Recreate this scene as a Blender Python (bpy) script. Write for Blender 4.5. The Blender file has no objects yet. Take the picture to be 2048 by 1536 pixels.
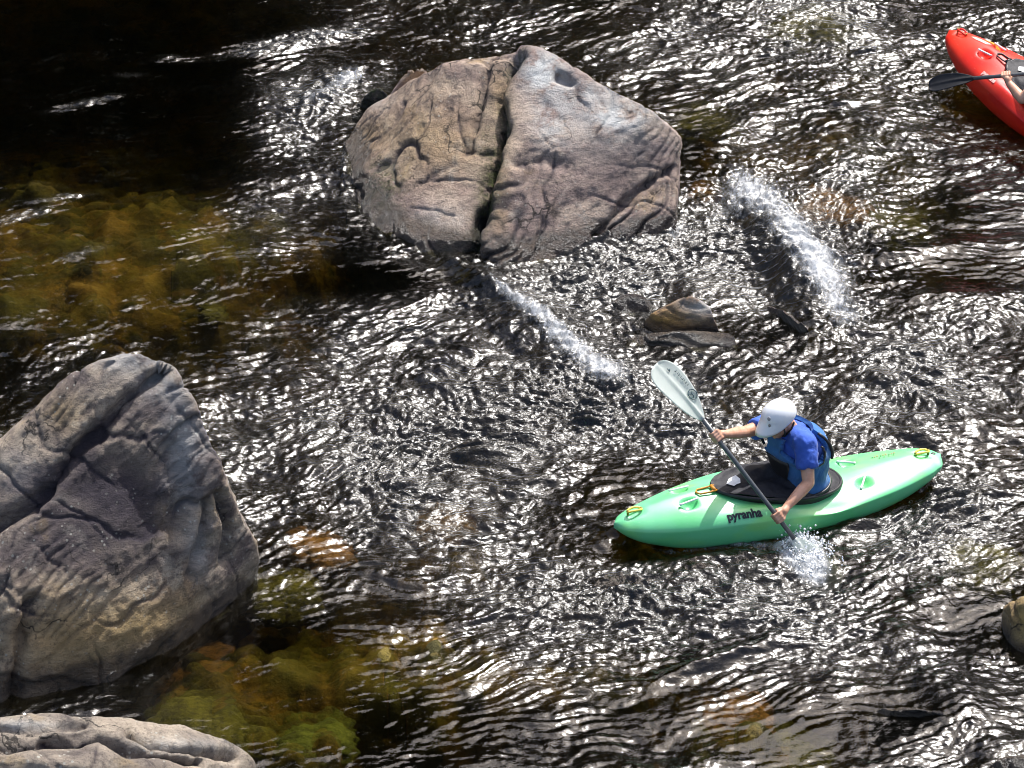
import bpy, bmesh, math, random
import numpy as np
from mathutils import Vector, Matrix

random.seed(7)
scene = bpy.context.scene
COL = scene.collection
R = math.radians

# ------------------------------------------------------------------ camera
CAM_D, PITCH, VIEW_W = 26.0, R(31), 7.2
FPX = 2048 * CAM_D / VIEW_W
CAM = np.array([0, -CAM_D * math.cos(PITCH), CAM_D * math.sin(PITCH)])
CF = np.array([0, math.cos(PITCH), -math.sin(PITCH)])
CU = np.array([0, math.sin(PITCH), math.cos(PITCH)])
CR = np.array([1.0, 0, 0])

def ray(U, V):
    return CF + CR * (U - 1024) / FPX + CU * (768 - V) / FPX

def at_z(U, V, z=0.0):
    """world point at height z seen at photo pixel (U, V)"""
    d = ray(U, V)
    return CAM + d * ((z - CAM[2]) / d[2])

def project(P):
    d = np.asarray(P) - CAM
    k = d @ CF
    return 1024 + FPX * (d @ CR) / k, 768 - FPX * (d @ CU) / k

cam_data = bpy.data.cameras.new('camera')
cam = bpy.data.objects.new('camera', cam_data)
COL.objects.link(cam)
cam.location = CAM
cam.rotation_euler = (R(90) - PITCH, 0, 0)
cam_data.sensor_width = 36
cam_data.lens = 36 * CAM_D / VIEW_W
cam_data.clip_end = 1000
scene.camera = cam

# ------------------------------------------------------------------ sky and sun
SUN_EL, SUN_AZ = R(55), R(29)          # azimuth measured from +y towards +x
S = Vector((math.cos(SUN_EL) * math.sin(SUN_AZ), math.cos(SUN_EL) * math.cos(SUN_AZ), math.sin(SUN_EL)))
w = bpy.data.worlds.new('World')
scene.world = w
w.use_nodes = True
nt = w.node_tree
bg = nt.nodes['Background']
sky = nt.nodes.new('ShaderNodeTexSky')
sky.sky_type = 'NISHITA'
sky.sun_disc = False
sky.sun_elevation = SUN_EL
sky.sun_rotation = SUN_AZ
sky.air_density = 1.0
sky.dust_density = 4.5
nt.links.new(sky.outputs[0], bg.inputs[0])
bg.inputs[1].default_value = 0.15
sun_d = bpy.data.lights.new('sun', 'SUN')
sun_d.energy = 4.0
sun_d.angle = R(0.5)
sun_d.color = (1.0, 0.985, 0.965)
sun = bpy.data.objects.new('sun', sun_d)
COL.objects.link(sun)
sun.rotation_euler = (-S).to_track_quat('-Z', 'Y').to_euler()
sun.location = S * 40
scene.view_settings.view_transform = 'Standard'
scene.view_settings.look = 'None'
scene.view_settings.exposure = 0.72
scene.cycles.filter_width = 1.0
scene.cycles.max_bounces = 8
scene.cycles.transparent_max_bounces = 12
scene.cycles.use_denoising = True
scene.cycles.caustics_reflective = False
scene.cycles.caustics_refractive = False

# ------------------------------------------------------------------ helpers
def tag(o, label=None, cat=None, group=None, kind=None):
    if label: o['label'] = label
    if cat: o['category'] = cat
    if group: o['group'] = group
    if kind: o['kind'] = kind
    return o

def link(name, me, mat=None, parent=None, smooth=True):
    o = bpy.data.objects.new(name, me)
    COL.objects.link(o)
    if mat is not None and not me.materials:
        me.materials.append(mat)
    if smooth:
        me.polygons.foreach_set('use_smooth', [True] * len(me.polygons))
    if parent is not None:
        o.parent = parent
    return o

def mesh_from(verts, faces, name='mesh'):
    me = bpy.data.meshes.new(name)
    me.from_pydata([tuple(map(float, v)) for v in verts], [], [tuple(map(int, f)) for f in faces])
    me.update()
    return me

def co_of(me):
    a = np.empty(len(me.vertices) * 3, np.float32)
    me.vertices.foreach_get('co', a)
    return a.reshape(-1, 3).astype(np.float64)

def set_co(me, co):
    me.vertices.foreach_set('co', co.astype(np.float32).ravel())
    me.update()

def nrm_of(me):
    a = np.empty(len(me.vertices) * 3, np.float32)
    me.vertex_normals.foreach_get('vector', a)
    return a.reshape(-1, 3).astype(np.float64)

def attr(me, name, vals):
    a = me.attributes.new(name, 'FLOAT', 'POINT')
    a.data.foreach_set('value', np.asarray(vals, np.float32))

class MB:
    """collects closed shapes in one mesh"""
    def __init__(self): self.v = []; self.f = []
    def add(self, v, f):
        n = len(self.v)
        self.v += [tuple(map(float, q)) for q in v]
        self.f += [tuple(i + n for i in q) for q in f]
    def loft(self, rings, cap=True, closed=True):
        n = len(rings[0]); v = []; f = []
        for r_ in rings: v += list(r_)
        for k in range(len(rings) - 1):
            for j in range(n if closed else n - 1):
                a = k * n + j; b = k * n + (j + 1) % n
                f.append((a, b, b + n, a + n))
        if cap:
            f.append(tuple(range(n))[::-1]); f.append(tuple((len(rings) - 1) * n + i for i in range(n)))
        self.add(v, f)
    def tube(self, pts, rad, seg=10):
        pts = [np.array(p, float) for p in pts]
        rads = rad if hasattr(rad, '__len__') else [rad] * len(pts)
        rings = []; up = None
        for i, p in enumerate(pts):
            t = pts[min(i + 1, len(pts) - 1)] - pts[max(i - 1, 0)]
            t = t / (np.linalg.norm(t) + 1e-9)
            if up is None:
                up = np.array([0, 0, 1.0]) if abs(t[2]) < .9 else np.array([1.0, 0, 0])
            s = np.cross(t, up); s /= np.linalg.norm(s) + 1e-9
            up = np.cross(s, t)
            rings.append([p + rads[i] * (math.cos(a) * s + math.sin(a) * up) for a in np.linspace(0, 2 * math.pi, seg, endpoint=False)])
        self.loft(rings)
    def limb(self, p0, r0, p1, r1, seg=14):
        """tapered capsule"""
        p0 = np.array(p0, float); p1 = np.array(p1, float)
        t = p1 - p0; L = np.linalg.norm(t) + 1e-9; t = t / L
        pts = []; rd = []
        for a in np.linspace(0, math.pi / 2, 5):
            pts.append(p0 - t * r0 * math.cos(a)); rd.append(max(r0 * math.sin(a), 1e-4))
        for a in np.linspace(0, math.pi / 2, 5):
            pts.append(p1 + t * r1 * math.sin(a)); rd.append(max(r1 * math.cos(a), 1e-4))
        ref = np.array([0, 0, 1.0]) if abs(t[2]) < .9 else np.array([1.0, 0, 0])
        s = np.cross(t, ref); s /= np.linalg.norm(s); u = np.cross(s, t)
        self.loft([[p + r_ * (math.cos(a) * s + math.sin(a) * u) for a in np.linspace(0, 2 * math.pi, seg, endpoint=False)] for p, r_ in zip(pts, rd)])
    def ball(self, c, rad, M=None, nu=20, nv=12):
        c = np.array(c, float); rad = np.array(rad if hasattr(rad, '__len__') else [rad] * 3, float)
        rings = []
        for b in np.linspace(-math.pi / 2, math.pi / 2, nv + 1):
            ring = []
            for a in np.linspace(0, 2 * math.pi, nu, endpoint=False):
                q = np.array([math.cos(a) * max(math.cos(b), .004), math.sin(a) * max(math.cos(b), .004), math.sin(b)]) * rad
                if M is not None: q = M @ q
                ring.append(c + q)
            rings.append(ring)
        self.loft(rings)
    def mesh(self, name='mesh'):
        return mesh_from(self.v, self.f, name)

def baked(me, mods):
    """apply modifiers [(type, {props})] to a mesh and give back the result"""
    o = bpy.data.objects.new('tmp', me); COL.objects.link(o)
    for t, pr in mods:
        m = o.modifiers.new(t, t)
        for k, v in pr.items(): setattr(m, k, v)
    dg = bpy.context.evaluated_depsgraph_get()
    dg.update()
    out = bpy.data.meshes.new_from_object(o.evaluated_get(dg))
    bpy.data.objects.remove(o)
    return out

def fused(mb, voxel, smooth=4, fac=0.5):
    """one continuous skin over the collected shapes"""
    return baked(mb.mesh(), [('REMESH', dict(mode='VOXEL', voxel_size=voxel)), ('SMOOTH', dict(factor=fac, iterations=smooth))])

# gradient noise on arrays
_rng = np.random.default_rng(11)
_PERM = np.concatenate([_rng.permutation(256)] * 3)
_GR = _rng.normal(size=(256, 3)); _GR /= np.linalg.norm(_GR, axis=1)[:, None]
def noise3(P):
    P = np.asarray(P, float); i = np.floor(P).astype(int); f = P - i
    u = f * f * f * (f * (f * 6 - 15) + 10)
    i &= 255
    out = 0
    for dx in (0, 1):
        for dy in (0, 1):
            for dz in (0, 1):
                h = _PERM[_PERM[_PERM[i[:, 0] + dx] + i[:, 1] + dy] + i[:, 2] + dz]
                g = _GR[h]
                d = g[:, 0] * (f[:, 0] - dx) + g[:, 1] * (f[:, 1] - dy) + g[:, 2] * (f[:, 2] - dz)
                wx = u[:, 0] if dx else 1 - u[:, 0]; wy = u[:, 1] if dy else 1 - u[:, 1]; wz = u[:, 2] if dz else 1 - u[:, 2]
                out = out + d * wx * wy * wz
    return out * 1.6
def fbm(P, oct=4, gain=.5):
    a = 1.0; s = 0; P = np.array(P, float)
    for k in range(oct):
        s = s + a * noise3(P + 17.3 * k); P = P * 2.03; a *= gain
    return s
def ridged(P, oct=4, gain=.5):
    a = 1.0; s = 0; P = np.array(P, float)
    for k in range(oct):
        s = s + a * (1 - 2 * np.abs(noise3(P + 9.1 * k))); P = P * 2.07; a *= gain
    return s
def sstep(a, b, x):
    t = np.clip((x - a) / (b - a), 0, 1); return t * t * (3 - 2 * t)

# ------------------------------------------------------------------ materials
class NT:
    def __init__(self, name):
        self.m = bpy.data.materials.new(name); self.m.use_nodes = True
        self.t = self.m.node_tree; self.n = self.t.nodes
        self.b = self.n.get('Principled BSDF'); self.out = self.n.get('Material Output')
    def new(self, t, **k):
        n = self.n.new(t)
        for a, v in k.items(): setattr(n, a, v)
        return n
    def l(self, a, b): self.t.links.new(a, b)
    def inp(self, node, i, v):
        if hasattr(v, 'is_linked') or isinstance(v, bpy.types.NodeSocket): self.l(v, node.inputs[i])
        else: node.inputs[i].default_value = v
    def obj(self):
        return self.new('ShaderNodeTexCoord').outputs['Object']
    def geo(self): return self.new('ShaderNodeNewGeometry').outputs['Position']
    def map(self, v, scale=(1, 1, 1), rot=(0, 0, 0)):
        n = self.new('ShaderNodeMapping'); self.l(v, n.inputs[0]); n.inputs['Scale'].default_value = scale; n.inputs['Rotation'].default_value = rot
        return n.outputs[0]
    def noise(self, v, scale, detail=4, rough=.55, dist=0.0):
        n = self.new('ShaderNodeTexNoise'); self.l(v, n.inputs['Vector'])
        n.inputs['Scale'].default_value = scale; n.inputs['Detail'].default_value = detail; n.inputs['Roughness'].default_value = rough; n.inputs['Distortion'].default_value = dist
        return n.outputs['Fac']
    def vor(self, v, scale, feature='F1'):
        n = self.new('ShaderNodeTexVoronoi', feature=feature); self.l(v, n.inputs['Vector']); n.inputs['Scale'].default_value = scale
        return n.outputs['Distance']
    def ramp(self, f, a, b, smooth=True):
        n = self.new('ShaderNodeMapRange', interpolation_type='SMOOTHSTEP' if smooth else 'LINEAR')
        self.l(f, n.inputs[0]); n.inputs[1].default_value = a; n.inputs[2].default_value = b
        return n.outputs[0]
    def math(self, op, a, b=0.0):
        n = self.new('ShaderNodeMath', operation=op); self.inp(n, 0, a); self.inp(n, 1, b)
        return n.outputs[0]
    def mix(self, f, a, b):
        n = self.new('ShaderNodeMix', data_type='RGBA'); self.inp(n, 0, f)
        for i, c in ((6, a), (7, b)):
            if isinstance(c, tuple): n.inputs[i].default_value = (*c, 1)
            else: self.l(c, n.inputs[i])
        return n.outputs[2]
    def at(self, name):
        n = self.new('ShaderNodeAttribute'); n.attribute_name = name
        return n.outputs['Fac']
    def bump(self, h, strength=.5, dist=.01, normal=None):
        n = self.new('ShaderNodeBump'); self.l(h, n.inputs['Height']); self.inp(n, 'Strength', strength); n.inputs['Distance'].default_value = dist
        if normal is not None: self.l(normal, n.inputs['Normal'])
        return n.outputs[0]
    def base(self, c, rough=.5, spec=.5):
        if isinstance(c, tuple): self.b.inputs['Base Color'].default_value = (*c, 1)
        else: self.l(c, self.b.inputs['Base Color'])
        self.inp(self.b, 'Roughness', rough); self.inp(self.b, 'Specular IOR Level', spec)
        return self

def plain(name, c, rough=.5, spec=.5, var=.15, scale=30, bump=.0, coat=0):
    t = NT(name); v = t.obj()
    f = t.noise(v, scale, 4)
    c2 = tuple(min(1, x * (1 + var)) for x in c); c1 = tuple(x * (1 - var) for x in c)
    t.base(t.mix(t.ramp(f, .3, .7), c1, c2), t.math('ADD', rough - .06, t.math('MULTIPLY', t.noise(v, scale * 2.3, 3), .12)), spec)
    if bump: t.l(t.bump(t.noise(v, scale * 4, 3), bump, .004), t.b.inputs['Normal'])
    if coat: t.b.inputs['Coat Weight'].default_value = coat; t.b.inputs['Coat Roughness'].default_value = .25
    return t.m

def hull_plastic(name, a, b, c, rough=.4):
    t = NT(name); v = t.obj()
    f1 = t.ramp(t.noise(t.map(v, (1.1, 2.2, 2.2)), 1.4, 3, .5, .6), .38, .62)
    f2 = t.ramp(t.noise(t.map(v, (1.3, 2.5, 3)), 2.1, 2), .45, .7)
    col = t.mix(f2, t.mix(f1, a, b), c)
    scr = t.ramp(t.noise(t.map(v, (3, 40, 40), (0, 0, .2)), 4, 3), .66, .74)
    col = t.mix(t.math('MULTIPLY', scr, .4), col, (.5, .6, .5) if a[1] > a[0] else (.7, .35, .3))
    t.base(col, t.math('ADD', rough, t.math('MULTIPLY', t.noise(v, 25, 4), .12)), .85)
    t.l(t.bump(t.noise(v, 60, 3), .12, .003), t.b.inputs['Normal'])
    return t.m

def skin_mat():
    t = NT('skin'); v = t.obj()
    c = t.mix(t.ramp(t.noise(v, 18, 3), .35, .65), (.52, .27, .17), (.62, .35, .24))
    t.base(c, .5, .4)
    t.b.inputs['Subsurface Weight'].default_value = .08
    t.b.inputs['Subsurface Radius'].default_value = (.02, .008, .004)
    t.l(t.bump(t.noise(v, 160, 2), .15, .002), t.b.inputs['Normal'])
    return t.m

def cloth_mat(name, c, scale=1.0):
    t = NT(name); v = t.obj()
    wr = t.noise(t.map(v, (1, 1, .45)), 14 * scale, 3, .5, 1.0)
    col = t.mix(t.ramp(t.noise(v, 5, 3), .35, .65), tuple(x * .85 for x in c), tuple(min(1, x * 1.15) for x in c))
    t.base(col, .75, .25)
    t.b.inputs['Sheen Weight'].default_value = .15
    b1 = t.bump(wr, .5, .02)
    t.l(t.bump(t.noise(v, 300, 2), .2, .002, b1), t.b.inputs['Normal'])
    return t.m

def rock_mat(name, a, b, c, ochre, wet_z=.14, speck=.5, lrot=(.5, .35, .2)):
    """a, b: the two stone tones, c: pale weathered tone"""
    t = NT(name); v = t.geo()
    warp = t.noise(v, 1.7, 3)
    m1 = t.ramp(t.noise(t.map(v, (1.2, 1.2, 2.6), (.5, .35, .2)), 1.6, 7, .62, .5), .42, .6)
    col = t.mix(m1, a, b)
    m2 = t.ramp(t.noise(v, 3.3, 8, .68, .4), .56, .68)
    col = t.mix(t.math('MULTIPLY', m2, .75), col, c)
    # ochre staining
    m3 = t.ramp(t.noise(v, 2.1, 6, .65), .55, .7)
    col = t.mix(t.math('MULTIPLY', m3, .55), col, ochre)
    col = t.mix(t.at('ochre'), col, ochre)
    # dark mineral/lichen stains, then the separate dark mask
    m4 = t.ramp(t.noise(v, 5.5, 9, .75, .3), .52, .66)
    col = t.mix(t.math('MULTIPLY', m4, .72), col, (.045, .036, .042))
    col = t.mix(t.at('dark'), col, (.05, .04, .05))  # darkens cracks and grooves; also carries the shade painted on the left boulder
    # fine grain
    g = t.noise(v, 48, 8, .8)
    col = t.mix(t.math('MULTIPLY', t.ramp(g, .5, .64), .55), col, (.06, .05, .045))
    # pale lichen spots
    sp = t.math('MULTIPLY', t.ramp(t.math('SUBTRACT', t.math('ADD', t.vor(v, 23), t.math('MULTIPLY', t.noise(v, 70, 4, .7), .3)), t.math('MULTIPLY', t.noise(v, 3.5, 4, .7), .62)), .06, -.08), t.ramp(t.noise(v, 2.2, 3), .42, .6))
    col = t.mix(t.math('MULTIPLY', sp, speck), col, (.55, .54, .47))
    ve = t.new('ShaderNodeTexVoronoi', feature='DISTANCE_TO_EDGE'); ve.inputs['Scale'].default_value = 1.5
    vw = t.new('ShaderNodeVectorMath', operation='ADD'); nn = t.new('ShaderNodeTexNoise'); t.l(v, nn.inputs['Vector']); nn.inputs['Scale'].default_value = 3.0; nn.inputs['Detail'].default_value = 6
    vm = t.new('ShaderNodeVectorMath', operation='SCALE'); t.l(nn.outputs['Color'], vm.inputs[0]); vm.inputs['Scale'].default_value = .9
    t.l(t.map(v, (.8, .8, 1.5), lrot), vw.inputs[0]); t.l(vm.outputs[0], vw.inputs[1]); t.l(vw.outputs[0], ve.inputs['Vector'])
    ck = t.math('MULTIPLY', t.ramp(ve.outputs['Distance'], .02, .004), t.ramp(t.noise(v, 2.4, 4), .48, .62))
    col = t.mix(t.math('MULTIPLY', ck, .85), col, (.02, .017, .015))
    pn = t.math('MULTIPLY', t.at('pale'), t.ramp(t.noise(v, 7, 6, .7), .3, .55))
    col = t.mix(pn, col, (.62, .62, .6))
    ms = t.math('MULTIPLY', t.at('moss'), t.ramp(t.noise(v, 9, 6, .7), .36, .56))
    col = t.mix(ms, col, t.mix(t.ramp(t.noise(v, 30, 4), .4, .6), (.02, .028, .006), (.07, .085, .02)))
    # wet band just above the water
    sep = t.new('ShaderNodeSeparateXYZ'); t.l(v, sep.inputs[0])
    wet = t.ramp(t.math('ADD', sep.outputs[2], t.math('MULTIPLY', t.math('SUBTRACT', t.noise(v, 4, 5, .6), .5), .22)), wet_z + .05, wet_z - .03)
    dk = t.new('ShaderNodeMix', data_type='RGBA', blend_type='MULTIPLY'); t.l(wet, dk.inputs[0]); t.l(col, dk.inputs[6]); dk.inputs[7].default_value = (.24, .22, .2, 1)
    t.base(dk.outputs[2], t.math('SUBTRACT', .82, t.math('MULTIPLY', wet, .55)), t.math('ADD', .3, t.math('MULTIPLY', wet, .3)))
    h = t.math('ADD', t.math('MULTIPLY', t.noise(t.map(v, (1, 1, 2.2), (.5, .35, .2)), 10, 9, .75, .4), 1.0), t.math('MULTIPLY', t.noise(v, 60, 6, .8), .5))
    t.l(t.bump(h, 1.0, .042), t.b.inputs['Normal'])
    return t.m

M_rock = rock_mat('pink_grey_rock', (.32, .235, .205), (.53, .41, .325), (.62, .54, .46), (.46, .31, .14))
M_rock_dark = rock_mat('purple_grey_rock', (.17, .135, .125), (.46, .375, .285), (.6, .53, .44), (.46, .32, .14), speck=.8, lrot=(.3, .9, .2))
M_rock_pale = rock_mat('pale_ledge_rock', (.3, .25, .2), (.48, .4, .31), (.6, .53, .44), (.44, .32, .16), speck=.8)

M_rock_wash = rock_mat('brown_washed_rock', (.2, .13, .08), (.36, .25, .15), (.6, .53, .44), (.42, .24, .07), wet_z=.05)
M_rock_tan = rock_mat('tan_rock', (.4, .28, .16), (.52, .4, .24), (.6, .52, .4), (.5, .34, .12), wet_z=.04)

def stone_mat(name, a, b):
    t = NT(name); v = t.geo()
    col = t.mix(t.ramp(t.noise(v, 5, 6, .7), .38, .62), a, b)
    col = t.mix(t.math('MULTIPLY', t.ramp(t.noise(v, 22, 5, .7), .5, .65), .7), col, tuple(x * .25 for x in a))
    col = t.mix(t.math('MULTIPLY', t.ramp(t.noise(v, 8, 7, .75, .4), .48, .6), .8), col, (.02, .017, .008))
    t.base(col, .6, .3)
    t.l(t.bump(t.noise(v, 18, 6, .7), .9, .04), t.b.inputs['Normal'])
    return t.m

# ------------------------------------------------------------------ river bed, water
def blobs(X, Y, items):
    """sum of soft patches given as (U, V, radius in u px, radius in v px, value[, tilt deg])"""
    out = np.zeros_like(X)
    for it in items:
        U, V, ru, rv, val = it[:5]
        tilt = R(it[5]) if len(it) > 5 else 0.0
        c = at_z(U, V); pu = at_z(U + math.cos(tilt) * ru, V - math.sin(tilt) * ru) - c; pv = at_z(U + math.sin(tilt) * rv, V + math.cos(tilt) * rv) - c
        A = np.array([[pu[0], pv[0]], [pu[1], pv[1]]]); B = np.linalg.inv(A)
        dx, dy = X - c[0], Y - c[1]
        a = B[0, 0] * dx + B[0, 1] * dy; b = B[1, 0] * dx + B[1, 1] * dy
        out += val * np.exp(-(a * a + b * b))
    return out

def axis(lo, hi, step, far, coarse=14):
    inner = np.arange(lo, hi + 1e-6, step)
    s = np.geomspace(step * 3, far, coarse)
    return np.concatenate([(lo - s)[::-1], inner, hi + s]), coarse

def grid_mesh(xs, ys, Z):
    nx, ny = len(xs), len(ys)
    X, Y = np.meshgrid(xs, ys)
    co = np.stack([X, Y, Z], -1).reshape(-1, 3)
    i = np.arange(nx * ny).reshape(ny, nx)
    q = np.stack([i[:-1, :-1], i[:-1, 1:], i[1:, 1:], i[1:, :-1]], -1).reshape(-1, 4)
    return co, q

def fast_mesh(name, co, quads):
    me = bpy.data.meshes.new(name)
    me.vertices.add(len(co)); me.vertices.foreach_set('co', co.astype(np.float32).ravel())
    me.loops.add(quads.size); me.loops.foreach_set('vertex_index', quads.astype(np.int32).ravel())
    me.polygons.add(len(quads))
    me.polygons.foreach_set('loop_start', np.arange(0, quads.size, 4, dtype=np.int32))
    me.update(calc_edges=True); me.validate()
    return me

# --- bed: shallow brown shelves and deep dark pools
SHALLOW = [(230, 420, 420, 200, .35), (150, 260, 260, 70, .2), (300, 500, 400, 150, .6), (120, 600, 200, 120, .4), (640, 1290, 360, 120, .72), (420, 1400, 200, 80, .55), (900, 1330, 260, 70, .4),
           (1650, 260, 420, 160, .5), (1640, 60, 160, 70, .45), (1880, 420, 200, 60, .35), (640, 1480, 110, 60, .45), (1480, 1440, 140, 70, .5), (1560, 1500, 140, 60, .4),
           (870, 1060, 300, 120, .35), (1250, 1300, 300, 70, .35), (1980, 1110, 140, 60, .45), (1400, 640, 200, 90, .5), (480, 250, 160, 50, .12),
           (1340, 900, 200, 50, .3), (880, 610, 240, 40, .25), (1250, 960, 150, 60, .35)]
bx, nco = axis(-5.4, 5.4, .028, 30, 10)
by, _ = axis(-5.8, 8.2, .03, 30, 10)
BX, BY = np.meshgrid(bx, by)
P2 = np.stack([BX.ravel(), BY.ravel(), np.zeros(BX.size)], -1)
shal = np.clip(blobs(BX, BY, SHALLOW), 0, 1)
pebble = (ridged(P2 * 2.6, 3) * .5 + fbm(P2 * 1.1 + 5, 3)).reshape(BX.shape)
cob = np.abs(noise3(P2 * 3.1 + 40)).reshape(BX.shape)
soft = fbm(P2 * .9 + 60, 5, .6).reshape(BX.shape)
deep = np.clip(blobs(BX, BY, [(120, 40, 480, 190, .9), (820, 560, 220, 60, .5), (1960, 560, 160, 60, .5), (1950, 1250, 140, 80, .5), (160, 1400, 200, 60, .4)]), 0, 1)
BZ = -.92 - .8 * deep + .68 * sstep(.0, 1.0, 1.2 * shal + .34 * soft) + .1 * pebble + .2 * cob
def cobbles(cell, seed):
    """rounded stones on a jittered grid: dome height and a random tone per stone"""
    g = np.random.default_rng(seed); J = g.uniform(.15, .85, (64, 64, 2)); T = g.uniform(0, 1, (64, 64)); Rr = g.uniform(.35, .62, (64, 64))
    wob = .16 * fbm(P2 * 5 + seed, 3).reshape(BX.shape)
    gx, gy = BX / cell + wob, BY / (cell * 1.1) + wob; ix_, iy_ = np.floor(gx).astype(int), np.floor(gy).astype(int)
    dome = np.zeros_like(BX); tone = np.full_like(BX, .5)
    for ox in (-1, 0, 1):
        for oy in (-1, 0, 1):
            cx_, cy_ = (ix_ + ox) % 64, (iy_ + oy) % 64
            d2_ = (gx - ix_ - ox - J[cx_, cy_, 0]) ** 2 + (gy - iy_ - oy - J[cx_, cy_, 1]) ** 2
            h_ = np.sqrt(np.maximum(0, 1 - d2_ / Rr[cx_, cy_] ** 2)) * Rr[cx_, cy_]
            up_ = h_ > dome; dome = np.where(up_, h_, dome); tone = np.where(up_, T[cx_, cy_], tone)
    return dome * cell, tone, dome
c1, t1_, m1_ = cobbles(.42, 2); c2, t2_, m2_ = cobbles(.19, 3)
BZ += -.02 + .42 * np.maximum(c1, c2 * 1.1)
STONE = np.where(c1 > c2 * 1.1, t1_, t2_); GAP = np.maximum(m1_, m2_)
bco, bq = grid_mesh(bx, by, BZ)
bed_me = fast_mesh('river_bed', bco, bq); attr(bed_me, 'stone', STONE.ravel()); attr(bed_me, 'gap', GAP.ravel())
def bed_mat():
    t = NT('river_bed'); v = t.geo()
    c = t.mix(t.ramp(t.noise(t.map(v, (1, .8, 1)), 1.5, 6, .65, .3), .42, .6), (.1, .085, .016), (.32, .18, .035))
    c = t.mix(t.ramp(t.noise(v, 2.3, 4, .6), .54, .66), c, (.19, .17, .03))
    c = t.mix(t.ramp(t.vor(v, 3.1), .2, .08), c, (.42, .2, .04))
    c = t.mix(t.ramp(t.noise(v, 2.6, 7, .7), .53, .62), c, (.014, .012, .006))
    c = t.mix(t.math('MULTIPLY', t.ramp(t.noise(v, 7, 7, .75), .48, .62), .8), c, (.02, .016, .006))
    c = t.mix(t.math('MULTIPLY', t.ramp(t.noise(v, 24, 5, .7), .5, .68), .6), c, (.02, .016, .006))
    rp = t.new('ShaderNodeValToRGB'); t.l(t.at('stone'), rp.inputs[0])
    el = rp.color_ramp.elements; el[0].position = 0; el[0].color = (.05, .045, .02, 1); el[1].position = 1; el[1].color = (.3, .15, .035, 1)
    for p_, q_ in ((.25, (.17, .15, .03, 1)), (.45, (.06, .05, .02, 1)), (.6, (.3, .17, .035, 1)), (.8, (.17, .15, .03, 1))):
        e = el.new(p_); e.color = q_
    c = t.mix(t.math('MULTIPLY', t.ramp(t.at('gap'), .05, .3), .62), c, rp.outputs[0])
    c = t.mix(t.math('MULTIPLY', t.ramp(t.noise(v, 18, 5, .7), .5, .68), .5), c, (.03, .025, .01))
    t.base(c, .8, .2)
    t.l(t.bump(t.noise(v, 12, 6, .7), 1.0, .06), t.b.inputs['Normal'])
    return t.m
tag(link('river_bed', bed_me, bed_mat()), kind='structure')

# --- water surface
DX = .0135
wx, nc = axis(-5.0, 5.0, DX, 40, 12)
wy, _ = axis(-5.2, 7.6, DX * 1.1, 40, 12)
WX, WY = np.meshgrid(wx, wy)
ix, iy = len(wx) - 2 * nc, len(wy) - 2 * nc
IX, IY = WX[nc:-nc, nc:-nc], WY[nc:-nc, nc:-nc]

def spectrum(lo, hi, ang, aniso, seed, power=0.0):
    """band-limited random waves with wavelengths lo..hi metres, crests along angle ang"""
    g = np.random.default_rng(seed).normal(size=IX.shape)
    ky = np.fft.fftfreq(IX.shape[0], DX * 1.1)[:, None]; kx = np.fft.fftfreq(IX.shape[1], DX)[None, :]
    ca, sa = math.cos(ang), math.sin(ang)
    ka = (kx * ca + ky * sa) * aniso; kb = -kx * sa + ky * ca
    k = np.sqrt(ka * ka + kb * kb) + 1e-6
    flt = np.exp(-np.maximum(0, np.log(k * lo)) ** 2 * 6) * np.exp(-np.maximum(0, -np.log(k * hi)) ** 2 * 6) * k ** power
    h = np.fft.ifft2(np.fft.fft2(g) * flt).real
    return h / h.std()

CHOP = [  # + rough, - calm
    (820, 960, 420, 200, .55), (1000, 800, 360, 120, .35), (600, 830, 160, 120, .3), (1350, 780, 300, 140, .45), (1200, 560, 300, 70, .55), (1500, 470, 240, 130, .6), (1700, 640, 260, 80, .5),
    (1500, 60, 420, 110, .38), (1850, 250, 240, 90, .08), (1700, 330, 240, 80, .12), (620, 250, 110, 120, .6), (560, 430, 120, 100, .35), (650, 150, 120, 60, .3),
    (1820, 800, 240, 120, .5), (1800, 1100, 260, 90, .4), (1450, 1220, 300, 90, .5), (1150, 1180, 300, 90, .4), (1900, 1000, 150, 80, .4), (1750, 1330, 200, 70, .3),
    (60, 70, 470, 250, -.68), (300, 330, 260, 120, -.25), (250, 520, 260, 130, -.2), (720, 560, 170, 30, -.6), (350, 650, 150, 60, -.1), (560, 1330, 280, 120, -.45),
    (380, 1300, 120, 120, -.5), (700, 1480, 260, 90, -.3), (1920, 560, 170, 50, -.35), (1930, 440, 120, 50, -.25), (1930, 1230, 100, 60, -.3), (1560, 1470, 140, 60, -.5), (1400, 330, 50, 80, -.35),
    (1290, 1110, 130, 30, -.6), (1060, 1450, 260, 50, -.15), (165, 208, 80, 9, .9, 12), (600, 80, 110, 14, 1.3, 10), (55, 430, 60, 9, .8, 14), (130, 395, 60, 7, .7, 8), (170, 505, 50, 8, .6, 16), (340, 120, 60, 8, .5), (500, 110, 50, 8, .6), (260, 150, 40, 7, .6), (20, 160, 24, 6, .6)]
chop = np.clip(.42 + blobs(IX, IY, CHOP), .03, 1.25)
PI2 = np.stack([IX.ravel(), IY.ravel(), np.zeros(IX.size)], -1)
patch = fbm(PI2 * np.array([.9, .7, 1]) + 3, 4).reshape(IX.shape)          # uneven strength
chop = np.clip(chop * (1 + .55 * patch), .02, 1.5)
WPX = .26 * fbm(PI2 * .62 + 9, 3).reshape(IX.shape); WPY = .26 * fbm(PI2 * .62 + 71, 3).reshape(IX.shape)
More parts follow.
